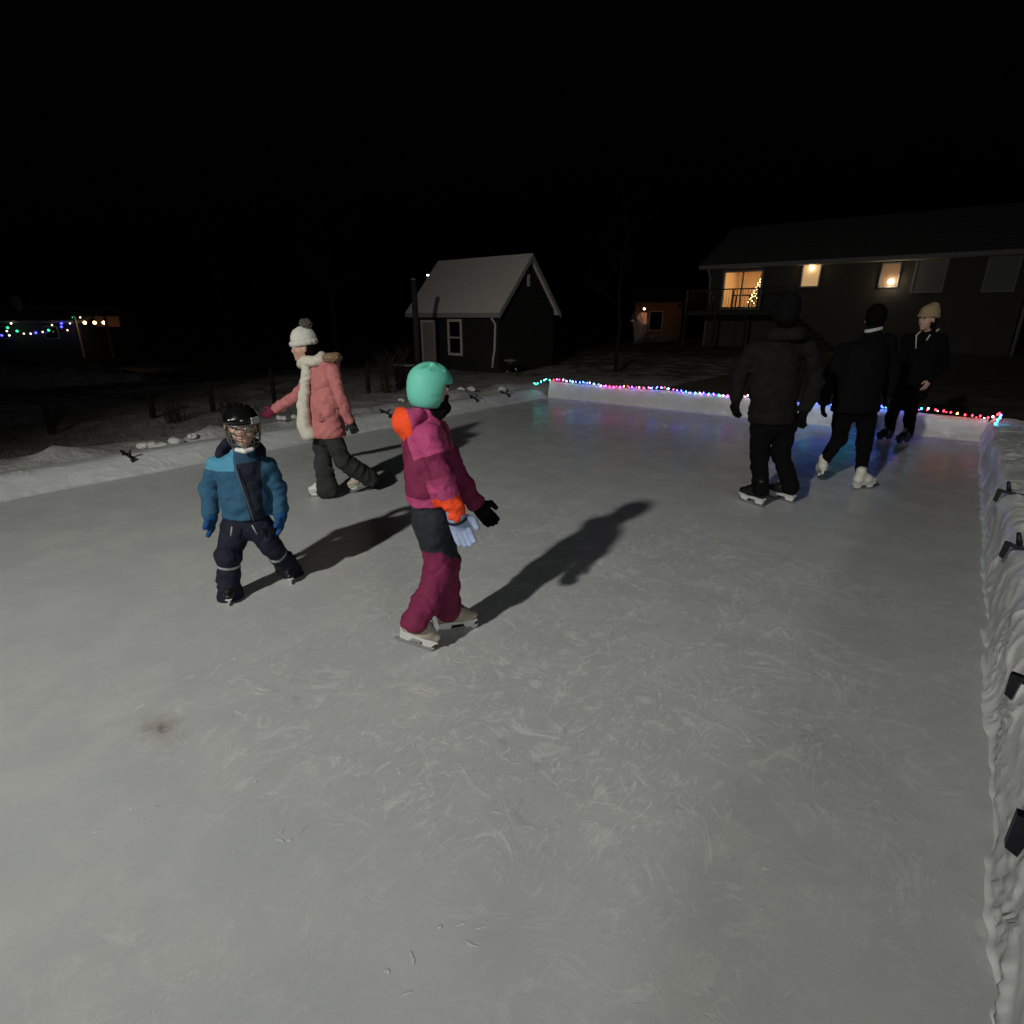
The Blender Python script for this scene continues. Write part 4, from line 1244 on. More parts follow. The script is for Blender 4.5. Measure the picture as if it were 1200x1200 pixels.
# snow lumps along the left boards
M['dim_snow'] = mat('crusted_dark_snow', (.22, .22, .21), .9, .4, 2.5, .5, 20, spec=.2)  # darker base colour than the lumps, for the two far banks
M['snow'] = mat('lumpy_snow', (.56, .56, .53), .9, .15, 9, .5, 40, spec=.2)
lump_px = [(168, 524), (178, 523), (192, 524), (205, 521), (225, 518), (330, 497), (345, 494), (470, 470), (540, 461), (552, 460), (588, 459)]
for i, (u, v_) in enumerate(lump_px):
    w = ground(u, v_ + 2, .06); a, p = to_a(w); p = min(p, P_L - .42); w = rk(a, p)
    z = max(GZ(w[0], w[1]), -.02)
    r = random.uniform(.035, .065)
    o = sdf_obj('snow_lump', [ell((w[0], w[1], z + .05 + r * .3), (r * random.uniform(.9, 1.5), r, r * .8), None, .02),
                              ell((w[0] + r, w[1] + random.uniform(-r, r), z + .04 + r * .2), (r * .7, r * .8, r * .6), None, .03)], .014, M['snow'], None, .03, 16)
    o.data.transform(Matrix.Translation((-w[0], -w[1], -z))); o.location = (w[0], w[1], z)
    tag(o, 'lump of crusted snow on the bank beside the left boards', 'snow lump', 'snow lumps beside the left boards')

# ------------------------------------------------------------------ shed
M['shed_wall'] = mat('dark_siding', (.020, .018, .017), .8, .25, 3, .2, 30)
M['frost_roof'] = mat('frosted_shingle', (.72, .64, .585), .9, .10, 5, .3, 60, spec=.15)
M['white_trim'] = mat('white_trim', (.50, .48, .44), .6, .1, 10)
M['shed_trim'] = mat('shed_trim', (.30, .27, .24), .7, .15, 10)
M['door_paint'] = mat('pale_door', (.26, .22, .20), .6, .15, 6)
M['dark_glass'] = mat('dark_glass', (.006, .006, .007), .08, .1, 5, spec=.5)
M['dark_wood'] = mat('weathered_wood', (.045, .036, .028), .85, .35, 10, .3, 60)
M['concrete'] = mat('concrete', (.2, .19, .18), .9, .2, 8, .3, 40)
def siding(b, p0, p1, z0, z1, a, pitch=.16, thick=.02, gable=None):
    z = z0
    while z < z1 - .01:
        zz = min(z + pitch, z1)
        b.prism([(a - .002, z), (a - .002 - thick, z), (a - .004, zz)], p0, p1, 'x')
        z = zz
def shed():
    AE0, AE1, PE0, PE1 = 15.06, 18.76, -17.0, -12.4
    zE, zR, zG = 1.76, 3.68, -.30
    ov = .22
    a0, a1, p0, p1 = AE0 + ov, AE1 - ov, PE0 + .2, PE1 - .2
    loc = (0, 0, 0)
    c = rk((a0 + a1) / 2, (p0 + p1) / 2)
    root = empty('shed', (c[0], c[1], 0), RINK_ROT)
    tag(root, 'small dark shed with steep frosted gable roof and white trim', 'shed')
    ca, cp = (a0 + a1) / 2, (p0 + p1) / 2
    X = lambda p: p - cp
    Y = lambda a: a - ca
    b = MB()
    am = (a0 + a1) / 2
    slope = (zR - zE) / ((AE1 - AE0) / 2)
    zt = zE + slope * ov - .05
    zap = zR - .10
    b.prism([(Y(a0), zG), (Y(a1), zG), (Y(a1), zt), (Y(am), zap), (Y(a0), zt)], X(p0), X(p1), 'x')
    z = zG
    while z < zt - .1:                                     # lapped boards on the long and gable faces
        zz = z + .15
        b.prism([(Y(a0) - .002, z), (Y(a0) - .022, z), (Y(a0) - .004, zz)], X(p0), X(p1), 'x')
        b.prism([(X(p1) + .002, z), (X(p1) + .022, z), (X(p1) + .004, zz)], Y(a0), Y(a1), 'y')
        z = zz
    while z < zap - .2:
        zz = z + .15; hw = (zap - zz) / (zap - zt) * (a1 - a0) / 2
        b.prism([(X(p1) + .002, z), (X(p1) + .022, z), (X(p1) + .004, zz)], Y(am - hw), Y(am + hw), 'y')
        z = zz
    wl = b.build('wall', M['shed_wall'], root)
    # roof: two slabs with shingle courses
    b = MB()
    t = .09
    for sgn, ae in ((-1, AE0), (1, AE1)):
        b.prism([(Y(ae), zE), (Y(am), zR), (Y(am), zR - t), (Y(ae), zE - t)] if sgn < 0 else [(Y(am) + .001, zR), (Y(ae), zE), (Y(ae), zE - t), (Y(am) + .001, zR - t)], X(PE0), X(PE1), 'x')
    rf = b.build('roof', M['frost_roof'], root)
    b = MB()                                               # rake boards and fascia
    for sgn, ae in ((-1, AE0), (1, AE1)):
        b.prism([(Y(ae), zE - .03), (Y(am), zR - .03), (Y(am), zR - .20), (Y(ae), zE - .20)], X(PE1) + .003, X(PE1) + .03, 'x')
    b.box((X(PE0), Y(AE0) - .028, zE - .17), (X(PE1), Y(AE0) - .003, zE - .01), .004)
    b.build('fascia', M['shed_trim'], rf)
    def px(u, v): 
        p, z = on_a(u, v, a0); return X(p), z
    # window
    x0, z1 = px(525, 374); x1, z0 = px(543, 417)
    y = Y(a0)
    b = MB()
    b.box((x0, y - .06, z0), (x0 + .09, y - .024, z1), .004); b.box((x1 - .09, y - .06, z0), (x1, y - .024, z1), .004)
    b.box((x0 + .09, y - .06, z1 - .09), (x1 - .09, y - .024, z1), .004); b.box((x0 + .09, y - .06, z0), (x1 - .09, y - .024, z0 + .09), .004)
    b.box((x0 + .09, y - .055, (z0 + z1) / 2 - .025), (x1 - .09, y - .024, (z0 + z1) / 2 + .025), .003)
    w = b.build('window', M['white_trim'], root)
    b = MB(); b.box((x0 + .085, y - .035, z0 + .085), (x1 - .085, y - .0225, z1 - .085)); b.build('pane', M['dark_glass'], w)
    # door
    x0, z1 = px(494, 375); x1, z0 = px(513, 430)
    z0 = zG + .08
    b = MB(); b.box((x0 + .07, y - .05, z0), (x1 - .07, y - .024, z1 - .08), .006)
    for zz in (z0 + .35, z0 + 1.05):
        b.box((x0 + .16, y - .056, zz), (x1 - .16, y - .049, zz + .5), .004)
    d = b.build('door', M['door_paint'], root)
    b = MB(); b.ball((x1 - .13, y - .085, z0 + .9), .035); b.build('handle', M['steel'], d, True)
    b = MB()
    b.box((x0, y - .06, z0), (x0 + .07, y - .024, z1), .004); b.box((x1 - .07, y - .06, z0), (x1, y - .024, z1), .004); b.box((x0 + .07, y - .06, z1 - .08), (x1 - .07, y - .024, z1), .004)
    b.build('door_frame', M['white_trim'], root)
    # gutter downpipe by the near corner
    x, z = px(580, 374)
    b = MB(); b.tube([(x - .05, y - .17, zE - .10), (x, y - .14, zE - .22), (x + .07, y - .07, zE - .38), (x + .03, y - .07, .55), (x - .03, y - .07, .3), (x - .05, y - .10, -.05)], .04, 8)
    b.build('downpipe', M['white_trim'], root, True)
    # gable vent
    b = MB(); b.box((X(p1) + .024, Y(am) - .07, 2.62), (X(p1) + .05, Y(am) + .07, 3.02), .004); b.build('gable_vent', M['white_trim'], root)
    b = MB(); b.box((X(p0) + .05, Y(a0) + .05, zG - .35), (X(p1) - .05, Y(a1) - .05, zG - .003)); b.build('foundation', M['concrete'], root)
shed()

# things by the shed
def pole(label, u0, v0, u1, v1, D, r0, r1, name='pole', cat='pole', m='dark_wood', extra=0.0):
    a, c = at(u0, v0, D), at(u1, v1, D)
    z = GZ(c[0], c[1]) - .1
    b = MB()
    b.tube([(0, 0, 0), (0, 0, (a[2] - z) * .5), (0.01, 0, a[2] - z)], [r0, (r0 + r1) / 2, r1], 10)
    root = empty(name, (c[0], c[1], z)); tag(root, label, cat)
    b.build('shaft', M[m], root, True)
    b = MB(); b.tube([(0, 0, a[2] - z - .005), (0, 0, a[2] - z + .05)], [r1 * 1.15, r1 * .7], 10); b.build('cap', M['concrete'], root, True)
    return root
pole('round dark wooden post standing in front of the shed door', 485, 328, 490, 432, 18.4, .10, .085)
def barrel():
    w = ground(598, 440, -.25); z = GZ(w[0], w[1])
    root = empty('fire_barrel', (w[0], w[1], z)); tag(root, 'small dark barrel grill with pale lid beside the shed corner', 'barrel')
    b = MB(); b.tube([(0, 0, .28), (0, 0, .40), (0, 0, .46)], [.18, .22, .22], 16); b.build('bowl', M['black_plastic'], root, True)
    b = MB(); b.tube([(0, 0, .462), (0, 0, .50), (0, 0, .53)], [.24, .20, .05], 16); b.build('lid', M['concrete'], root, True)
    for k in range(3):
        t = k * 2.1
        b = MB(); b.tube([(.14 * math.cos(t), .14 * math.sin(t), .33), (.26 * math.cos(t), .26 * math.sin(t), 0)], .015, 6); b.build('leg', M['steel'], root, True)
barrel()
def bench():
    w = at(473, 425, 17.3); z = GZ(w[0], w[1])
    root = empty('bench', (w[0], w[1], z), RINK_ROT); tag(root, 'low wooden bench with a snowy top left of the shed', 'bench')
    b = MB(); b.box((-.35, -.15, .42), (.35, .15, .47), .01); b.build('seat', M['dark_wood'], root)
    b = MB(); b.box((-.33, -.14, .472), (.33, .14, .515), .015); b.build('snow_cover', M['snow'], root)
    for s in (-1, 1):
        b = MB(); b.box((s * .28 - .03, -.13, -.05), (s * .28 + .03, .13, .42), .004); b.build('leg', M['dark_wood'], root)
bench()
# distant lamp behind the shed
def street_lamp():
    D = 60
    p = at(503, 323, D); z = -1.5
    root = empty('street_lamp', (p[0], p[1], z)); tag(root, 'distant lit street lamp showing past the shed roof edge', 'street lamp')
    b = MB(); b.tube([(0.9, 0, 0), (.9, 0, p[2] - z + .3), (.5, 0, p[2] - z + .4), (0, 0, p[2] - z + .2)], [.10, .07, .05, .05], 8); b.build('pole', M['steel'], root, True)
    b = MB(); b.box((-.3, -.14, p[2] - z + .09), (.3, .14, p[2] - z + .22), .03); hd = b.build('lamp_head', M['black_plastic'], root)
    b = MB(); b.box((-.24, -.18, p[2] - z - .02), (.24, .18, p[2] - z + .085), .02); b.build('lens', emit('street_lens', (1, .86, .8), 7), hd)
street_lamp()

# ------------------------------------------------------------------ long house
M['house_wall'] = mat('house_siding', (.085, .076, .062), .85, .12, 1.5, .1, 20)
M['house_roof'] = mat('dark_shingle', (.13, .13, .127), .9, .3, 6, .4, 40)
M['house_trim'] = mat('house_trim', (.30, .285, .26), .7, .15, 6)
M['grey_deck'] = mat('grey_deck_board', (.05, .047, .042), .8, .2, 6)
M['blind'] = mat('closed_blind', (.20, .21, .19), .7, .1, 8)
M['room_wall'] = mat('room_wall', (.70, .48, .26), .8, .08, 4)
M['room_floor'] = mat('room_floor', (.25, .13, .07), .6, .2, 6)
M['lamp_warm'] = emit('warm_lamp', (1.0, .80, .48), 16)
M['window_warm'] = emit('lit_blind', (1.0, .60, .27), .42, (.4, .3, .2))
M['window_dim'] = emit('dim_lit_blind', (1.0, .52, .25), .13, (.15, .10, .06))
def house():
    AW = 34.0
    ov = .5
    pE0, zE = on_a(820, 311, AW - ov)
    pE1 = pE0 + 22
    p0 = pE0 + .45
    _, zE2 = on_a(1190, 292, AW - ov)
    zE = (zE + zE2) / 2
    depth = 9.0
    zR = zE + 2.45
    c = rk(AW, p0)
    root = empty('house', (c[0], c[1], 0), RINK_ROT)
    tag(root, 'long dark bungalow with lit windows and a raised deck behind the rink', 'house')
    X = lambda p: p - p0
    pc, _ = on_a(1180, 400, AW)                      # corner by the downpipe
    xc = X(pc) + .15
    zG = -.3
    # windows as openings in the front wall
    def pr(u0, v0, u1, v1):
        a, zz1 = on_a(u0, v0, AW); c_, zz0 = on_a(u1, v1, AW)
        return X(a), X(c_), zz0, zz1
    op = pr(850, 319, 888, 361)
    w2 = pr(943, 310, 958, 335); w3 = pr(1036, 310, 1050, 335); w4 = pr(1077, 303, 1102, 341); w5 = pr(1162, 301, 1186, 340)
    b = MB()
    t = .2
    ztop = zE - .05
    # front wall around the patio opening
    b.box((0, 0, zG), (op[0], t, ztop)); b.box((op[0] + .0, 0, zG), (op[1], t, op[2])); b.box((op[0], 0, op[3]), (op[1], t, ztop)); b.box((op[1], 0, zG), (xc, t, ztop))
    b.box((0, t, zG), (t, depth, ztop)); b.box((xc - t, t, zG), (xc, depth, ztop)); b.box((t, depth - t, zG), (xc - t, depth, ztop))
    b.prism([(0, ztop), (depth, ztop), (depth / 2, zR - .15)], 0, t, 'x')
    def lap(xa, xb, za, zb):
        z = za
        while z < zb - .02:
            zz = min(z + .2, zb)
            b.prism([(-.002, z), (-.012, z), (-.004, zz)], xa, xb, 'x'); z = zz
    lap(0, op[0] - .09, zG, ztop); lap(op[0] - .09, op[1] + .09, zG, op[2] - .09); lap(op[1] + .09, xc, zG, ztop); lap(op[0] - .09, op[1] + .09, op[3] + .09, ztop)
    b.build('wall', M['house_wall'], root)
    b = MB()
    x0, x1 = X(pE0), X(pE1)
    for (ya, za, yb, zb) in ((-ov, zE, depth / 2, zR), (depth + ov, zE, depth / 2 + .001, zR)):
        b.prism([(ya, za), (yb, zb), (yb, zb - .12), (ya, za - .12)], x0, x1, 'x')
        for k in range(22):
            f0, f1 = k / 22, (k + .97) / 22
            b.prism([(ya + (yb - ya) * f0, za + (zb - za) * f0 + .003), (ya + (yb - ya) * f0, za + (zb - za) * f0 + .022), (ya + (yb - ya) * f1, za + (zb - za) * f1 + .006), (ya + (yb - ya) * f1, za + (zb - za) * f1 + .003)], x0 + .03, x1 - .03, 'x')
    rf = b.build('roof', M['house_roof'], root)
    b = MB(); b.box((x0, -ov - .13, zE - .20), (x1, -ov - .003, zE - .02), .02); b.build('gutter', M['house_trim'], rf)
    b = MB(); b.box((x0 + .02, -ov, zE - .22), (x1 - .02, 0, zE - .13)); b.build('soffit', M['house_trim'], rf)
    for xx in (.10, xc + .12):
        b = MB(); b.tube([(xx, -ov - .05, zE - .2), (xx, -ov + .1, zE - .4), (xx, -.09, zE - .75), (xx, -.09, zG + .2)], .06 if xx < 1 else .075, 8); b.build('downpipe', M['house_trim'], root, True)
    # patio door: frame, mullion, glass
    b = MB(); fw = .08
    x0_, x1_, z0, z1 = op
    b.box((x0_ - fw, -.05, z0 - fw), (x0_ + .03, .06, z1 + fw), .005); b.box((x1_ - .03, -.05, z0 - fw), (x1_ + fw, .06, z1 + fw), .005)
    b.box((x0_ + .03, -.05, z1 - .03), (x1_ - .03, .06, z1 + fw), .005); b.box((x0_ + .03, -.05, z0 - fw), (x1_ - .03, .06, z0 + .03), .005)
    xm = (x0_ + x1_) / 2; b.box((xm - .03, -.045, z0 + .03), (xm + .03, .055, z1 - .03), .005)
    d = b.build('patio_door', M['house_trim'], root)
    # the lit room
    b = MB()
    ra, rb, rz0, rz1, rd = max(x0_ - 1.2, .36), x1_ + 1.2, z0 - .02, z1 + .35, 4.2
    b.box((ra, rd, rz0), (rb, rd + .1, rz1)); b.box((ra - .1, t + .01, rz0), (ra, rd, rz1)); b.box((rb, t + .01, rz0), (rb + .1, rd, rz1)); b.box((ra, t + .01, rz1), (rb, rd, rz1 + .1))
    b.build('room_wall', M['room_wall'], root)
    b = MB(); b.box((ra, t + .01, rz0 - .1), (rb, rd, rz0 - .003)); b.build('room_floor', M['room_floor'], root)
    b = MB(); b.tube([(xm - .3, 2.1, rz1 - .002), (xm - .3, 2.1, rz1 - .10)], [.22, .16], 16); b.build('ceiling_lamp', emit('room_lamp', (1, .76, .46), 120), root, True)
    # small windows
    def win(w, m, lit):
        xa, xb, za, zb = w
        b = MB(); f = .07
        b.box((xa - f, -.06, za - f), (xa, -.03, zb + f), .004); b.box((xb, -.06, za - f), (xb + f, -.03, zb + f), .004)
        b.box((xa, -.06, zb), (xb, -.03, zb + f), .004); b.box((xa, -.06, za - f), (xb, -.03, za), .004)
        fr = b.build('window', M['house_trim'], root)
        b = MB(); b.box((xa, -.042, za), (xb, -.031, zb)); b.build('blind', m, fr)
        if not lit:
            pass
        return fr
    win(w2, M['window_warm'], 1); win(w3, M['window_dim'], 1); win(w4, M['blind'], 0); win(w5, M['blind'], 0)
    R3 = Matrix.Rotation(RINK_ROT, 3, 'Z')
    def wp(x, y, z): return Vector((c[0], c[1], 0)) + R3 @ Vector((x, y, z))
    # wall lamps by the two small windows
    for (u, v, r, lab) in ((951, 314, .10, 'lit globe lamp at the top of the second window of the bungalow'), (1044, 330, .12, 'bright globe lamp at the foot of the narrow lit window')):
        p, zz = on_a(u, v, AW - .2); q = rk(AW - .2, p, zz)
        lr = empty('wall_lamp', q, RINK_ROT); tag(lr, lab, 'wall lamp')
        b = MB(); b.ball((0, 0, 0), r, 14, 10); b.build('globe', M['lamp_warm'] if r < .11 else emit('globe_and_fill_lamp', (1, .84, .58), 30), lr, True)
        b = MB(); b.tube([(0, r * .9, 0), (0, .13, 0)], .02, 8); b.tube([(0, .13, 0), (0, .155, 0)], .06, 12); b.build('bracket', M['black_plastic'], lr, True)
    # christmas tree in the room
    tq = wp(x1_ - .15, .95, rz0)
    tr = empty('christmas_tree', tq, RINK_ROT); tag(tr, 'decorated christmas tree with warm lights behind the patio door', 'christmas tree')
    b = MB()
    for k in range(520):
        h = random.random() ** .8; z = .25 + h * 1.65; rr = (.62 * (1 - h) + .03) * random.uniform(.35, 1); th = random.random() * 6.283
        x, y = rr * math.cos(th), rr * math.sin(th)
        d_ = Vector((math.cos(th), math.sin(th), -.35)); s_ = Vector((-math.sin(th), math.cos(th), 0))
        o_ = Vector((x, y, z)); L_ = .14
        vs = [b.bm.verts.new(o_ - s_ * .03), b.bm.verts.new(o_ + s_ * .03), b.bm.verts.new(o_ + d_ * L_), b.bm.verts.new(o_ + Vector((0, 0, .04)) + d_ * .05)]
        b.bm.faces.new((vs[0], vs[1], vs[2])); b.bm.faces.new((vs[0], vs[2], vs[3])); b.bm.faces.new((vs[1], vs[3], vs[2]))
    b.build('foliage', mat('fir_green', (.02, .045, .02), .8, .4, 10), tr)
    b = MB(); b.tube([(0, 0, 0), (0, 0, 1.9)], [.05, .01], 8); b.build('trunk', M['dark_wood'], tr)
    b = MB()
    for k in range(90):
        h = k / 90; th = k * 2.4; rr = .64 * (1 - h) + .05
        b.ball((rr * math.cos(th), rr * math.sin(th), .28 + h * 1.6), .026, 6, 4)
    o = b.build('fairy_lights', emit('fairy_warm', (1, .72, .36), 14), tr); o['kind'] = 'stuff'
    # a table and chairs silhouette inside
    tb = empty('table', wp(xm - .35, 1.6, rz0), RINK_ROT); tag(tb, 'dining table seen dark through the lit patio door', 'table')
    b = MB(); b.box((-.55, -.4, .72), (.55, .4, .77), .01); b.build('table_top', M['dark_wood'], tb)
    for sx in (-.48, .48):
        for sy in (-.33, .33):
            b = MB(); b.box((sx - .035, sy - .035, .0), (sx + .035, sy + .035, .72)); b.build('leg', M['dark_wood'], tb)
    # deck
    dx0, dx1 = -.1, X(on_a(918, 360, AW - 3)[0])
    dz = z0 - .12; dy = -3.0
    dq = wp(0, 0, 0)
    dk = empty('deck', dq, RINK_ROT); tag(dk, 'raised wooden deck with dark railing under the patio door', 'deck')
    b = MB()
    k = dy
    while k < -.2:
        b.box((dx0, k, dz - .04), (dx1, k + .13, dz), .004); k += .14
    b.build('floor', M['dark_wood'], dk)
    b = MB(); b.box((dx0, dy - .05, dz - .26), (dx1, dy - .003, dz - .045), .006); b.build('rim_board', M['grey_deck'], dk)
    for xx in np.linspace(dx0 + .1, dx1 - .1, 4):
        b = MB(); b.box((xx - .06, dy, zG), (xx + .06, dy + .12, dz - .045)); b.build('post', M['dark_wood'], dk)
    b = MB()
    b.box((dx0, dy, dz + .98), (dx1, dy + .06, dz + 1.04), .004); b.box((dx0, dy + .01, dz + .10), (dx1, dy + .05, dz + .14), .004)
    for xx in np.linspace(dx0 + .03, dx1 - .03, 5): b.box((xx - .035, dy + .005, dz), (xx + .035, dy + .055, dz + .98))
    for xx in np.arange(dx0 + .15, dx1 - .1, .135): b.box((xx - .007, dy + .02, dz + .14), (xx + .007, dy + .034, dz + .98))
    b.build('railing', M['black_plastic'], dk)
    st = MB()
    for k in range(9): st.box((dx1 + .05 + k * .27, -2.2, dz - .2 - k * .22 - .04), (dx1 + .05 + k * .27 + .3, -1.1, dz - .2 - k * .22), .004)
    for yy in (-2.24, -1.09):
        st.prism([(dx1 + .02, dz - .15), (dx1 + .02, dz - .42), (dx1 + 2.6, dz - 2.4), (dx1 + 2.75, dz - 2.2)], yy, yy + .035, 'y')
    st.build('stair', M['dark_wood'], dk)
    return root
house()

# ------------------------------------------------------------------ neighbour with Christmas lights, far left
def small_house(label, cpos, w, d, h, roof, yaw, wall, roofm, lit=None, chimney=True):
    root = empty('house', cpos, yaw); tag(root, label, 'house')
    b = MB()
    b.prism([(-d / 2, -1.2), (d / 2, -1.2), (d / 2, h), (0, h + roof * .92), (-d / 2, h)], -w / 2, w / 2, 'x'); b.build('wall', wall, root)
    b = MB()
    for s in (-1, 1):
        b.prism([(s * (d / 2 + .4), h - .1), (s * .001, h + roof), (s * .001, h + roof - .15), (s * (d / 2 + .4), h - .28)], -w / 2 - .4, w / 2 + .4, 'x')
    rf = b.build('roof', roofm, root)
    if chimney:
        b = MB(); b.box((w * .28, .5, h + roof * .3), (w * .28 + .6, 1.1, h + roof + .7), .02); b.build('chimney', M['concrete'], rf)
    for i, (x, z0, x1, z1, m) in enumerate(lit or []):
        b = MB(); b.box((x - .06, -d / 2 - .05, z0 - .06), (x1 + .06, -d / 2 - .003, z1 + .06), .01); f = b.build('window', M['white_trim'], root)
        b = MB(); b.box((x, -d / 2 - .07, z0), (x1, -d / 2 - .052, z1)); b.build('pane', m, f)
    return root
M['grey_wall'] = mat('grey_wall', (.06, .06, .058), .85, .2, 2)
M['snow_roof'] = mat('snowy_roof', (.30, .30, .29), .9, .2, 4, .3, 10)
M['lit_wall'] = mat('timber_wall', (.16, .09, .045), .8, .2, 3)
def neighbour():
    D = 46.0
    e = at(40, 374, D)
    h = 2.3
    zb = e[2] - h
    root = small_house('low house with snowy roof, hung with blue and green lights, far left', (e[0] - 5.0, e[1] + 3.5, zb), 17, 7, h, 1.0, 0, M['grey_wall'], M['snow_roof'],
                [(5.6, .9, 6.6, 1.7, M['dark_glass']), (1.5, .9, 2.6, 1.7, M['dark_glass'])], False)
    # bulbs under the eave
    cols = {'b': 'bulb_blue', 'g': 'bulb_green', 'w': 'bulb_white', 'y': 'bulb_amber', 'c': 'bulb_cyan'}
    far = {'b': emit('far_blue', (.06, .06, 1), 5), 'g': emit('far_green', (.03, 1, .35), 2.4), 'w': emit('far_white', (1, .9, .75), 4), 'y': emit('far_pale', (1, .7, .45), 3)}
    px = [(2, 393, 'b'), (9, 384, 'g'), (8, 388, 'w'), (11, 393, 'w'), (13, 379, 'w'), (20, 388, 'g'), (36, 391, 'w'), (42, 390, 'b'), (50, 389, 'y'), (57, 387, 'g'), (61, 381, 'y'),
          (72, 383, 'b'), (72, 379, 'b'), (82, 379, 'y'), (79, 387, 'y'), (90, 386, 'b'), (86, 372, 'g'), (94, 372, 'y'), (28, 391, 'y')]
    y = e[1] - .6
    pts = [at(u, v, y) for u, v, c_ in px]
    sr = empty('string_lights', pts[0]); tag(sr, 'scattered blue, green and white lights hung along the far left house', 'string lights')
    order = sorted(range(len(px)), key=lambda i: px[i][0])
    b = MB(); b.tube([tuple(pts[i] - pts[0]) for i in order], .012, 5); b.build('cord', M['cord'], sr, True)
    for (u, v, c_), q in zip(px, pts):
        b = MB(); b.ball(q - pts[0], .085 if c_ in 'bg' else .06, 8, 6); b.build('bulb', far[c_], sr, True)
    # lit porch at its right end
    q = at(116, 381, y - .5)
    pr = empty('porch', (q[0], q[1], zb)); tag(pr, 'warm lit porch at the right end of the far left house', 'porch')
    zz = q[2] - zb
    b = MB(); b.box((-1.3, -1, zz + .62), (1.3, 1.6, zz + .75), .02); b.build('roof', M['snow_roof'], pr)
    b = MB(); b.box((-1.2, 1.4, zz - .15), (.7, 1.5, zz + .615)); b.build('back_wall', M['lit_wall'], pr)
    for x in (-1.15, 1.15):
        b = MB(); b.box((x - .07, -.9, -.5), (x + .07, -.76, zz + .615)); b.build('post', M['white_trim'], pr)
    for x in (-.9, -.15, .55):
        b = MB(); b.ball((x, -.2, zz + .18), .12, 10, 8); b.build('lamp', emit('porch_glow', (1, .62, .28), 9), pr, True)
    b = MB(); b.box((-.35, .2, zz + .8), (.25, .7, zz + 1.9)); 
    b.bm.free()
    # satellite dish on the roof
    q = at(21, 355, y + 3)
    ds = empty('satellite_dish', (q[0], q[1], zb + h)); tag(ds, 'pale satellite dish above the snowy roof at far left', 'satellite dish')
    z1 = q[2] - zb - h
    b = MB(); b.tube([(0, 0, 0), (0, 0, z1 - .1)], .05, 8); b.build('mast', M['steel'], ds, True)
    b = MB()
    r = bmesh.ops.create_uvsphere(b.bm, u_segments=20, v_segments=12, radius=.62)
    for w in r['verts']:
        w.co = Vector((w.co.x * .75, w.co.y * .16, w.co.z))
    b.build('dish', M['white_trim'], ds, True).location = (0, -.15, z1)
    return y
neighbour()

# ------------------------------------------------------------------ lit yard between the shed and the long house
def yard():
    D = 52.0
    c = at(775, 392, D)
    zb = c[2]
    root = small_house('distant cottage with warm lit orange wall between shed and bungalow', (c[0], c[1] + 3, zb), 4.0, 6, 2.9, 1.2, R(-8), M['lit_wall'], M['shed_wall'],
                       [(-1.5, .9, -1.0, 1.8, emit('red_window', (1, .32, .16), .25)), (-.7, .4, .35, 1.9, M['dark_glass'])], False)
    q = at(755, 362, D - 2.6)
    lr = empty('wall_lamp', q); tag(lr, 'small orange lamp on the distant cottage left side', 'wall lamp')
    b = MB(); b.ball((0, 0, 0), .09, 10, 8); b.build('globe', emit('amber_globe', (1, .55, .32), 40), lr, True)
    b = MB(); b.tube([(0, 0, .09), (0, .3, .3), (0, 2.2, .4)], .03, 6); b.build('bracket', M['black_plastic'], lr, True)
    q = at(796, 358, D - 2.5)
    lr = empty('wall_lamp', q); tag(lr, 'amber lamp lighting the right wall of the distant cottage', 'wall lamp')
    b = MB(); b.ball((0, 0, 0), .10, 10, 8); b.build('globe', emit('amber_flood', (1, .55, .2), 15), lr, True)
    b = MB(); b.box((-.16, -.18, -.12), (.16, -.10, .12), .01); b.build('shade', M['black_plastic'], lr)
    # frosted bush and low snow bank before the cottage
    q = at(749, 391, D - 2.0); q[2] = GZ(q[0], q[1])
    bs = empty('frosted_bush', (q[0], q[1], q[2])); tag(bs, 'pale frosted bush left of the distant cottage porch lamp', 'shrub')
    b = MB()
    for k in range(60):
        th = random.random() * 6.283; ln = random.uniform(.1, .7); H = random.uniform(.9, 2.6)
        p0 = Vector((random.uniform(-.3, .3), random.uniform(-.3, .3), 0)); p2 = p0 + Vector((math.cos(th) * ln * .8, math.sin(th) * ln, H))
        b.tube([p0, (p0 + p2) / 2 + Vector((0, 0, .2)), p2], [.022, .018, .008], 4, False)
        for m_ in range(4):
            f = random.uniform(.3, .95); c0 = p0 + (p2 - p0) * f
            b.tube([c0, c0 + Vector((random.uniform(-.4, .4), random.uniform(-.4, .4), random.uniform(.05, .35)))], [.014, .006], 4, False)
    b.build('stems', mat('frosted_twig', (.62, .60, .58), .9, .3, 8), bs, True)
    q = at(768, 391, D - 4); q[2] = GZ(q[0], q[1]) + .2
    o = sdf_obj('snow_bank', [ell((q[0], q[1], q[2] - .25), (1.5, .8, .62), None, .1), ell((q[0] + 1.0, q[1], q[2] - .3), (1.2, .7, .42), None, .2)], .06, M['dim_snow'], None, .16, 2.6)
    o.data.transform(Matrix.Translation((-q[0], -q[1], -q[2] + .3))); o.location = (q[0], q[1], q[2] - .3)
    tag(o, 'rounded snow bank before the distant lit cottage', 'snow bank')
    return
yard()

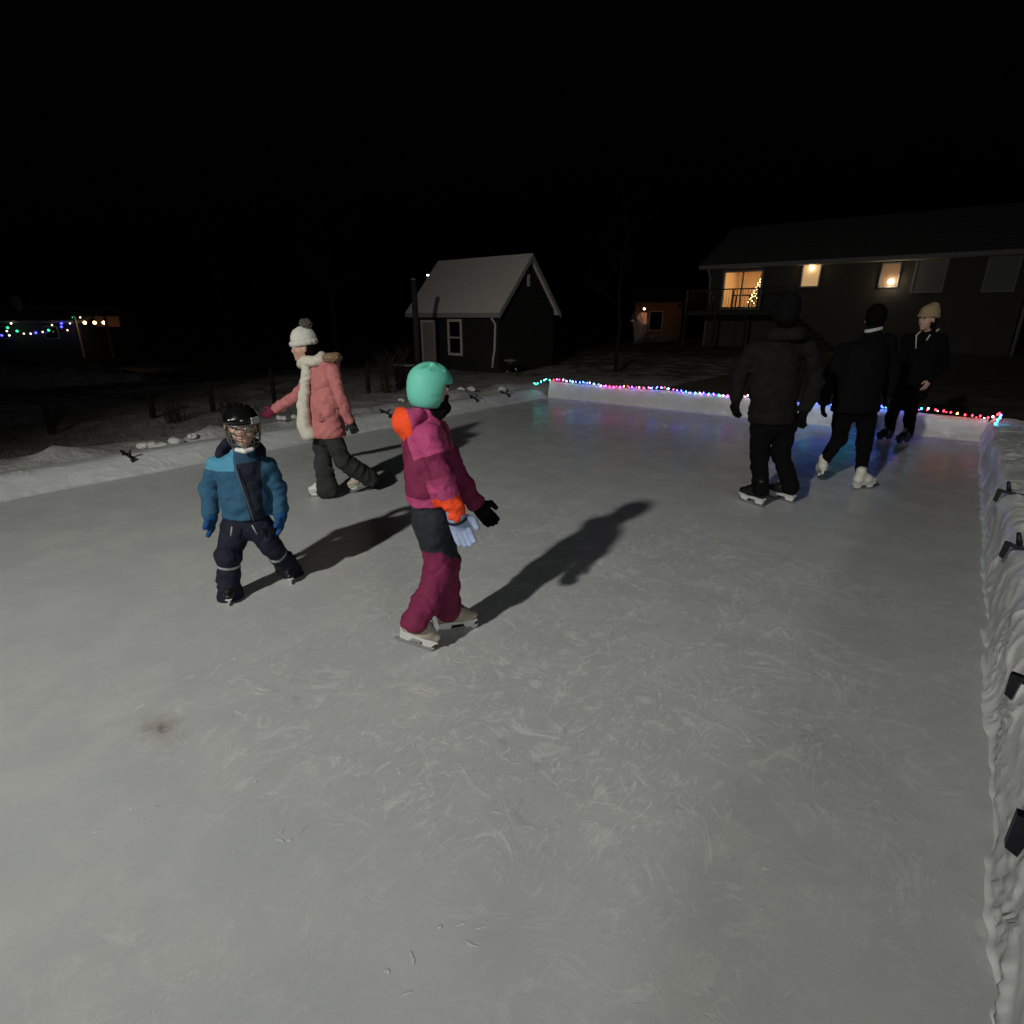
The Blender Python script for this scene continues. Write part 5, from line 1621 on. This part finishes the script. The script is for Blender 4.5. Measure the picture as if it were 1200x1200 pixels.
# ------------------------------------------------------------------ fence posts and wires behind the left boards
post_px = [(60, 470, 505), (180, 455, 491), (322, 432, 474), (432, 424, 462), (250, 446, 482)]
fence = []
M['twig_dark'] = mat('dark_post', (.012, .010, .008), .9, .3, 10)  # near-black base colour for the fence posts
for i, (u, v0, v1) in enumerate(sorted(post_px)):
    w = ground(u, v1, -.2); z = GZ(w[0], w[1])
    top = at(u, v0, w[1])[2]
    root = empty('fence_post', (w[0], w[1], z))
    tag(root, ['fence post farthest left, half lost in the dark', 'dark wooden fence post standing left of the child in blue', 'thin fence post just left of the black hockey helmet',
               'fence post between the black hockey helmet and the white hat', 'fence post just right of the pink parka'][i], 'fence post', 'posts of the wire fence')
    b = MB(); H = top - z
    b.tube([(0, 0, -.2), (.01, 0, H * .5), (random.uniform(-.04, .04), 0, H)], [.055, .05, .042], 8); b.build('shaft', M['twig_dark'], root, True)
    b = MB(); b.box((-.05, -.012, H * .55), (-.038, .012, H * .62), .002); b.build('staple', M['black_plastic'], root)
    fence.append((w[0], w[1], z, H))
b = MB()
for hgt in (.3, .62, .92):
    for i in range(len(fence) - 1):
        p, q = fence[i], fence[i + 1]
        b.tube([(p[0], p[1], p[2] + p[3] * hgt), ((p[0] + q[0]) / 2, (p[1] + q[1]) / 2, (p[2] + p[3] * hgt + q[2] + q[3] * hgt) / 2 - .03), (q[0], q[1], q[2] + q[3] * hgt)], .002, 4)
o = b.build('fence_wire', M['black_plastic'], None, True)
tag(o, 'three thin wires strung between the dark fence posts', 'wire')

# ------------------------------------------------------------------ bare shrubs, dry grass and trees
M['twig'] = mat('brown_twig', (.040, .027, .020), .85, .3, 20)
M['bark'] = mat('grey_bark', (.012, .011, .010), .9, .3, 12, .4, 40)
M['dark_bark'] = mat('dark_twig_bark', (.005, .0045, .004), .95, .3, 12)
M['dry'] = mat('dry_grass', (.10, .08, .05), .9, .35, 6)
def shrub(label, u, v, D, h, n):
    w = at(u, v, D); z = GZ(w[0], w[1])
    root = empty('bare_shrub', (w[0], w[1], z)); tag(root, label, 'shrub', 'bare shrubs behind the left boards')
    b = MB()
    for k in range(n):
        th = random.random() * 6.283; lean = random.uniform(.1, .6); L = h * random.uniform(.6, 1.1)
        x0 = random.uniform(-.12, .12); y0 = random.uniform(-.12, .12)
        pts = [(x0, y0, -.03)]
        for i in range(1, 4):
            f = i / 3; pts.append((x0 + math.cos(th) * lean * L * f * f + random.uniform(-.04, .04), y0 + math.sin(th) * lean * L * f * f + random.uniform(-.04, .04), L * f))
        b.tube(pts, [.009, .007, .005, .002], 4, False)
        for q in range(3):
            i = random.choice((1, 2)); p = Vector(pts[i]); d = Vector((random.uniform(-1, 1), random.uniform(-1, 1), 1)).normalized() * L * .3
            b.tube([p, p + d * .5, p + d + Vector((0, 0, .03))], [.005, .004, .0015], 4, False)
    b.build('stems', M['twig'], root, True)
shrub('bare brown shrub between the black helmet and the left fence', 268, 488, 10.5, .6, 26)
shrub('bare brown shrub right of the pink parka', 452, 462, 14.2, 1.0, 34)
shrub('bare shrub with reddish twigs left of the teal helmet', 470, 458, 15.5, 1.2, 34)
shrub('low bare shrub beside the left fence post', 205, 492, 10.2, .5, 22)
def grass():
    V, F = [], []
    for k in range(5200):
        u = random.uniform(-20, 640); base = 545 - u * .155
        v = base - abs(random.gauss(0, 26)) - 10
        if v < 432: continue
        w = ground(u, v, -.12); a, p = to_a(w)
        if p > P_L - 1.0 or w[1] > 22: continue
        z = GZ(w[0], w[1])
        h = random.uniform(.04, .16); th = random.random() * 6.283; ln = random.uniform(.2, .9) * h
        i = len(V); wd = .004
        V.extend([(w[0] - wd, w[1], z - .01), (w[0] + wd, w[1], z - .01), (w[0] + math.cos(th) * ln, w[1] + math.sin(th) * ln, z + h)])
        F.append((i, i + 1, i + 2))
    me = bpy.data.meshes.new('dry_grass'); me.from_pydata(V, [], F)
    o = link('dry_grass', me, M['dry'], None, False); tag(o, 'dry grass blades poking through thin snow left of the rink', 'grass', kind='stuff')
grass()
def bare_tree(label, u, v, D, h, r):
    w = at(u, v, D); z = GZ(w[0], w[1])
    root = empty('bare_tree', (w[0], w[1], z)); tag(root, label, 'tree', 'bare trees in the dark behind the rink')
    tb, cb = MB(), MB()
    pts = [Vector((0, 0, -.2))]
    for i in range(1, 8): pts.append(Vector((random.uniform(-.1, .1) * i * .4, random.uniform(-.1, .1) * i * .4, h * i / 7)))
    tb.tube(pts, [r * (1 - .12 * i) for i in range(8)], 8)
    def br(p, d, L, rr, lev):
        q = p + d * L * .5 + Vector((random.uniform(-.1, .1), random.uniform(-.1, .1), .05)) * L; e = p + d * L
        cb.tube([p, q, e], [rr, rr * .7, rr * .35], 5, False)
        if lev:
            for k in range(4):
                f = random.uniform(.4, 1); o_ = p + (e - p) * f
                br(o_, (d + Vector((random.uniform(-1, 1), random.uniform(-1, 1), random.uniform(-.1, .8)))).normalized(), L * .5, rr * .5, lev - 1)
    for i in range(3, 8):
        for k in range(3):
            th = random.random() * 6.283
            br(pts[i], Vector((math.cos(th), math.sin(th), .6)).normalized(), h * .28 * (1 - .06 * i), r * .4, 2)
    tb.build('trunk', M['bark'], root, True); cb.build('crown', M['dark_bark'], root, True)
bare_tree('slim bare tree standing between the shed and the lit cottage', 723, 414, 20.5, 5.2, .07)
bare_tree('bare tree in the dark to the left of the shed', 395, 415, 24, 6.5, .14)
bare_tree('bare tree in the dark behind the left fence, near the far house', 270, 410, 30, 7.5, .16)

# snow covered low bank far left
w = at(45, 452, 21.0)
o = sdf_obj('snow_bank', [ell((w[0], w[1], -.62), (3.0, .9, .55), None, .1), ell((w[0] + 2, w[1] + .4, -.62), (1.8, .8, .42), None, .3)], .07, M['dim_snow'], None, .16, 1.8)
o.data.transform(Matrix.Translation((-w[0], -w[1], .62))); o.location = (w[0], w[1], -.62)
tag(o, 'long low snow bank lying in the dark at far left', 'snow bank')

# ------------------------------------------------------------------ floodlight behind the camera
LP = np.array([-4.7, -3.6, 5.3])
aim = np.array([.5, 6.6, 0.0])
root = empty('floodlight', (LP[0], LP[1], -.2)); tag(root, 'yard floodlight on a tall pole behind the near end of the rink', 'floodlight')
b = MB(); b.tube([(0, -.3, 0), (0, -.3, 5.9)], [.08, .05], 10); b.build('pole', M['steel'], root, True)
b = MB(); b.tube([(0, -.3, 5.6), (0, -.12, 5.55)], .03, 8); b.build('arm', M['steel'], root, True)
b = MB(); b.box((-.16, -.12, 5.42), (.16, -.04, 5.66), .01); b.build('lamp_head', M['black_plastic'], root)
ld = bpy.data.lights.new('flood_lamp', 'SPOT'); lo = bpy.data.objects.new('flood_lamp', ld); COL.objects.link(lo)
ld.energy = 3080; ld.color = (1.0, .985, .925); ld.shadow_soft_size = .17; ld.spot_size = R(82); ld.spot_blend = 1.0
lo.location = LP
lo.rotation_euler = Vector(aim - LP).to_track_quat('-Z', 'Y').to_euler()

# added wide fill lamp, unseen behind the camera: softens the flood lamp's shadows
pq = np.array([3.2, -6.5, 2.9])
root = empty('fill_light', (pq[0], pq[1], -.2)); tag(root, 'added long white fill lamp on a post behind the camera', 'fill light')
b = MB(); b.box((-.06, -.22, 0), (.06, -.10, 3.3), .006); b.build('post', M['dark_wood'], root)
b = MB(); b.box((-1.0, -.10, 3.03), (1.0, -.02, 3.22), .01); b.build('housing', M['white_plastic'], root)
pd = bpy.data.lights.new('globe_and_fill_lamp', 'AREA'); po_ = bpy.data.objects.new('globe_and_fill_lamp', pd); COL.objects.link(po_)
pd.shape = 'RECTANGLE'; pd.size = 2.0; pd.size_y = .4; pd.energy = 180; pd.color = (.95, .98, 1.0)
po_.location = pq + np.array([0, .05, 0]); po_.rotation_euler = (Vector((-.5, 5.0, .2)) - Vector(pq)).to_track_quat('-Z', 'Y').to_euler()

# ------------------------------------------------------------------ world, camera, view
w = bpy.data.worlds.new('World'); sc.world = w; w.use_nodes = True
bg = w.node_tree.nodes['Background']
sky = w.node_tree.nodes.new('ShaderNodeTexSky'); sky.sky_type = 'NISHITA'; sky.sun_disc = False
sky.sun_elevation = R(-4); sky.sun_rotation = R(200)
w.node_tree.links.new(sky.outputs['Color'], bg.inputs['Color'])
bg.inputs['Strength'].default_value = .02

cd = bpy.data.cameras.new('Camera'); cam = bpy.data.objects.new('Camera', cd); COL.objects.link(cam)
cam.location = (0, 0, CAM_H); cam.rotation_euler = (R(90) - TILT, 0, 0)
cd.sensor_width = 36; cd.lens = FPX / 1200 * 36; cd.clip_start = .02; cd.clip_end = 2000
sc.camera = cam
sc.view_settings.view_transform = 'Standard'; sc.view_settings.look = 'None'; sc.view_settings.exposure = 0; sc.view_settings.gamma = 1
sc.cycles.max_bounces = 6; sc.cycles.sample_clamp_indirect = 2.0; sc.cycles.sample_clamp_direct = 6.0
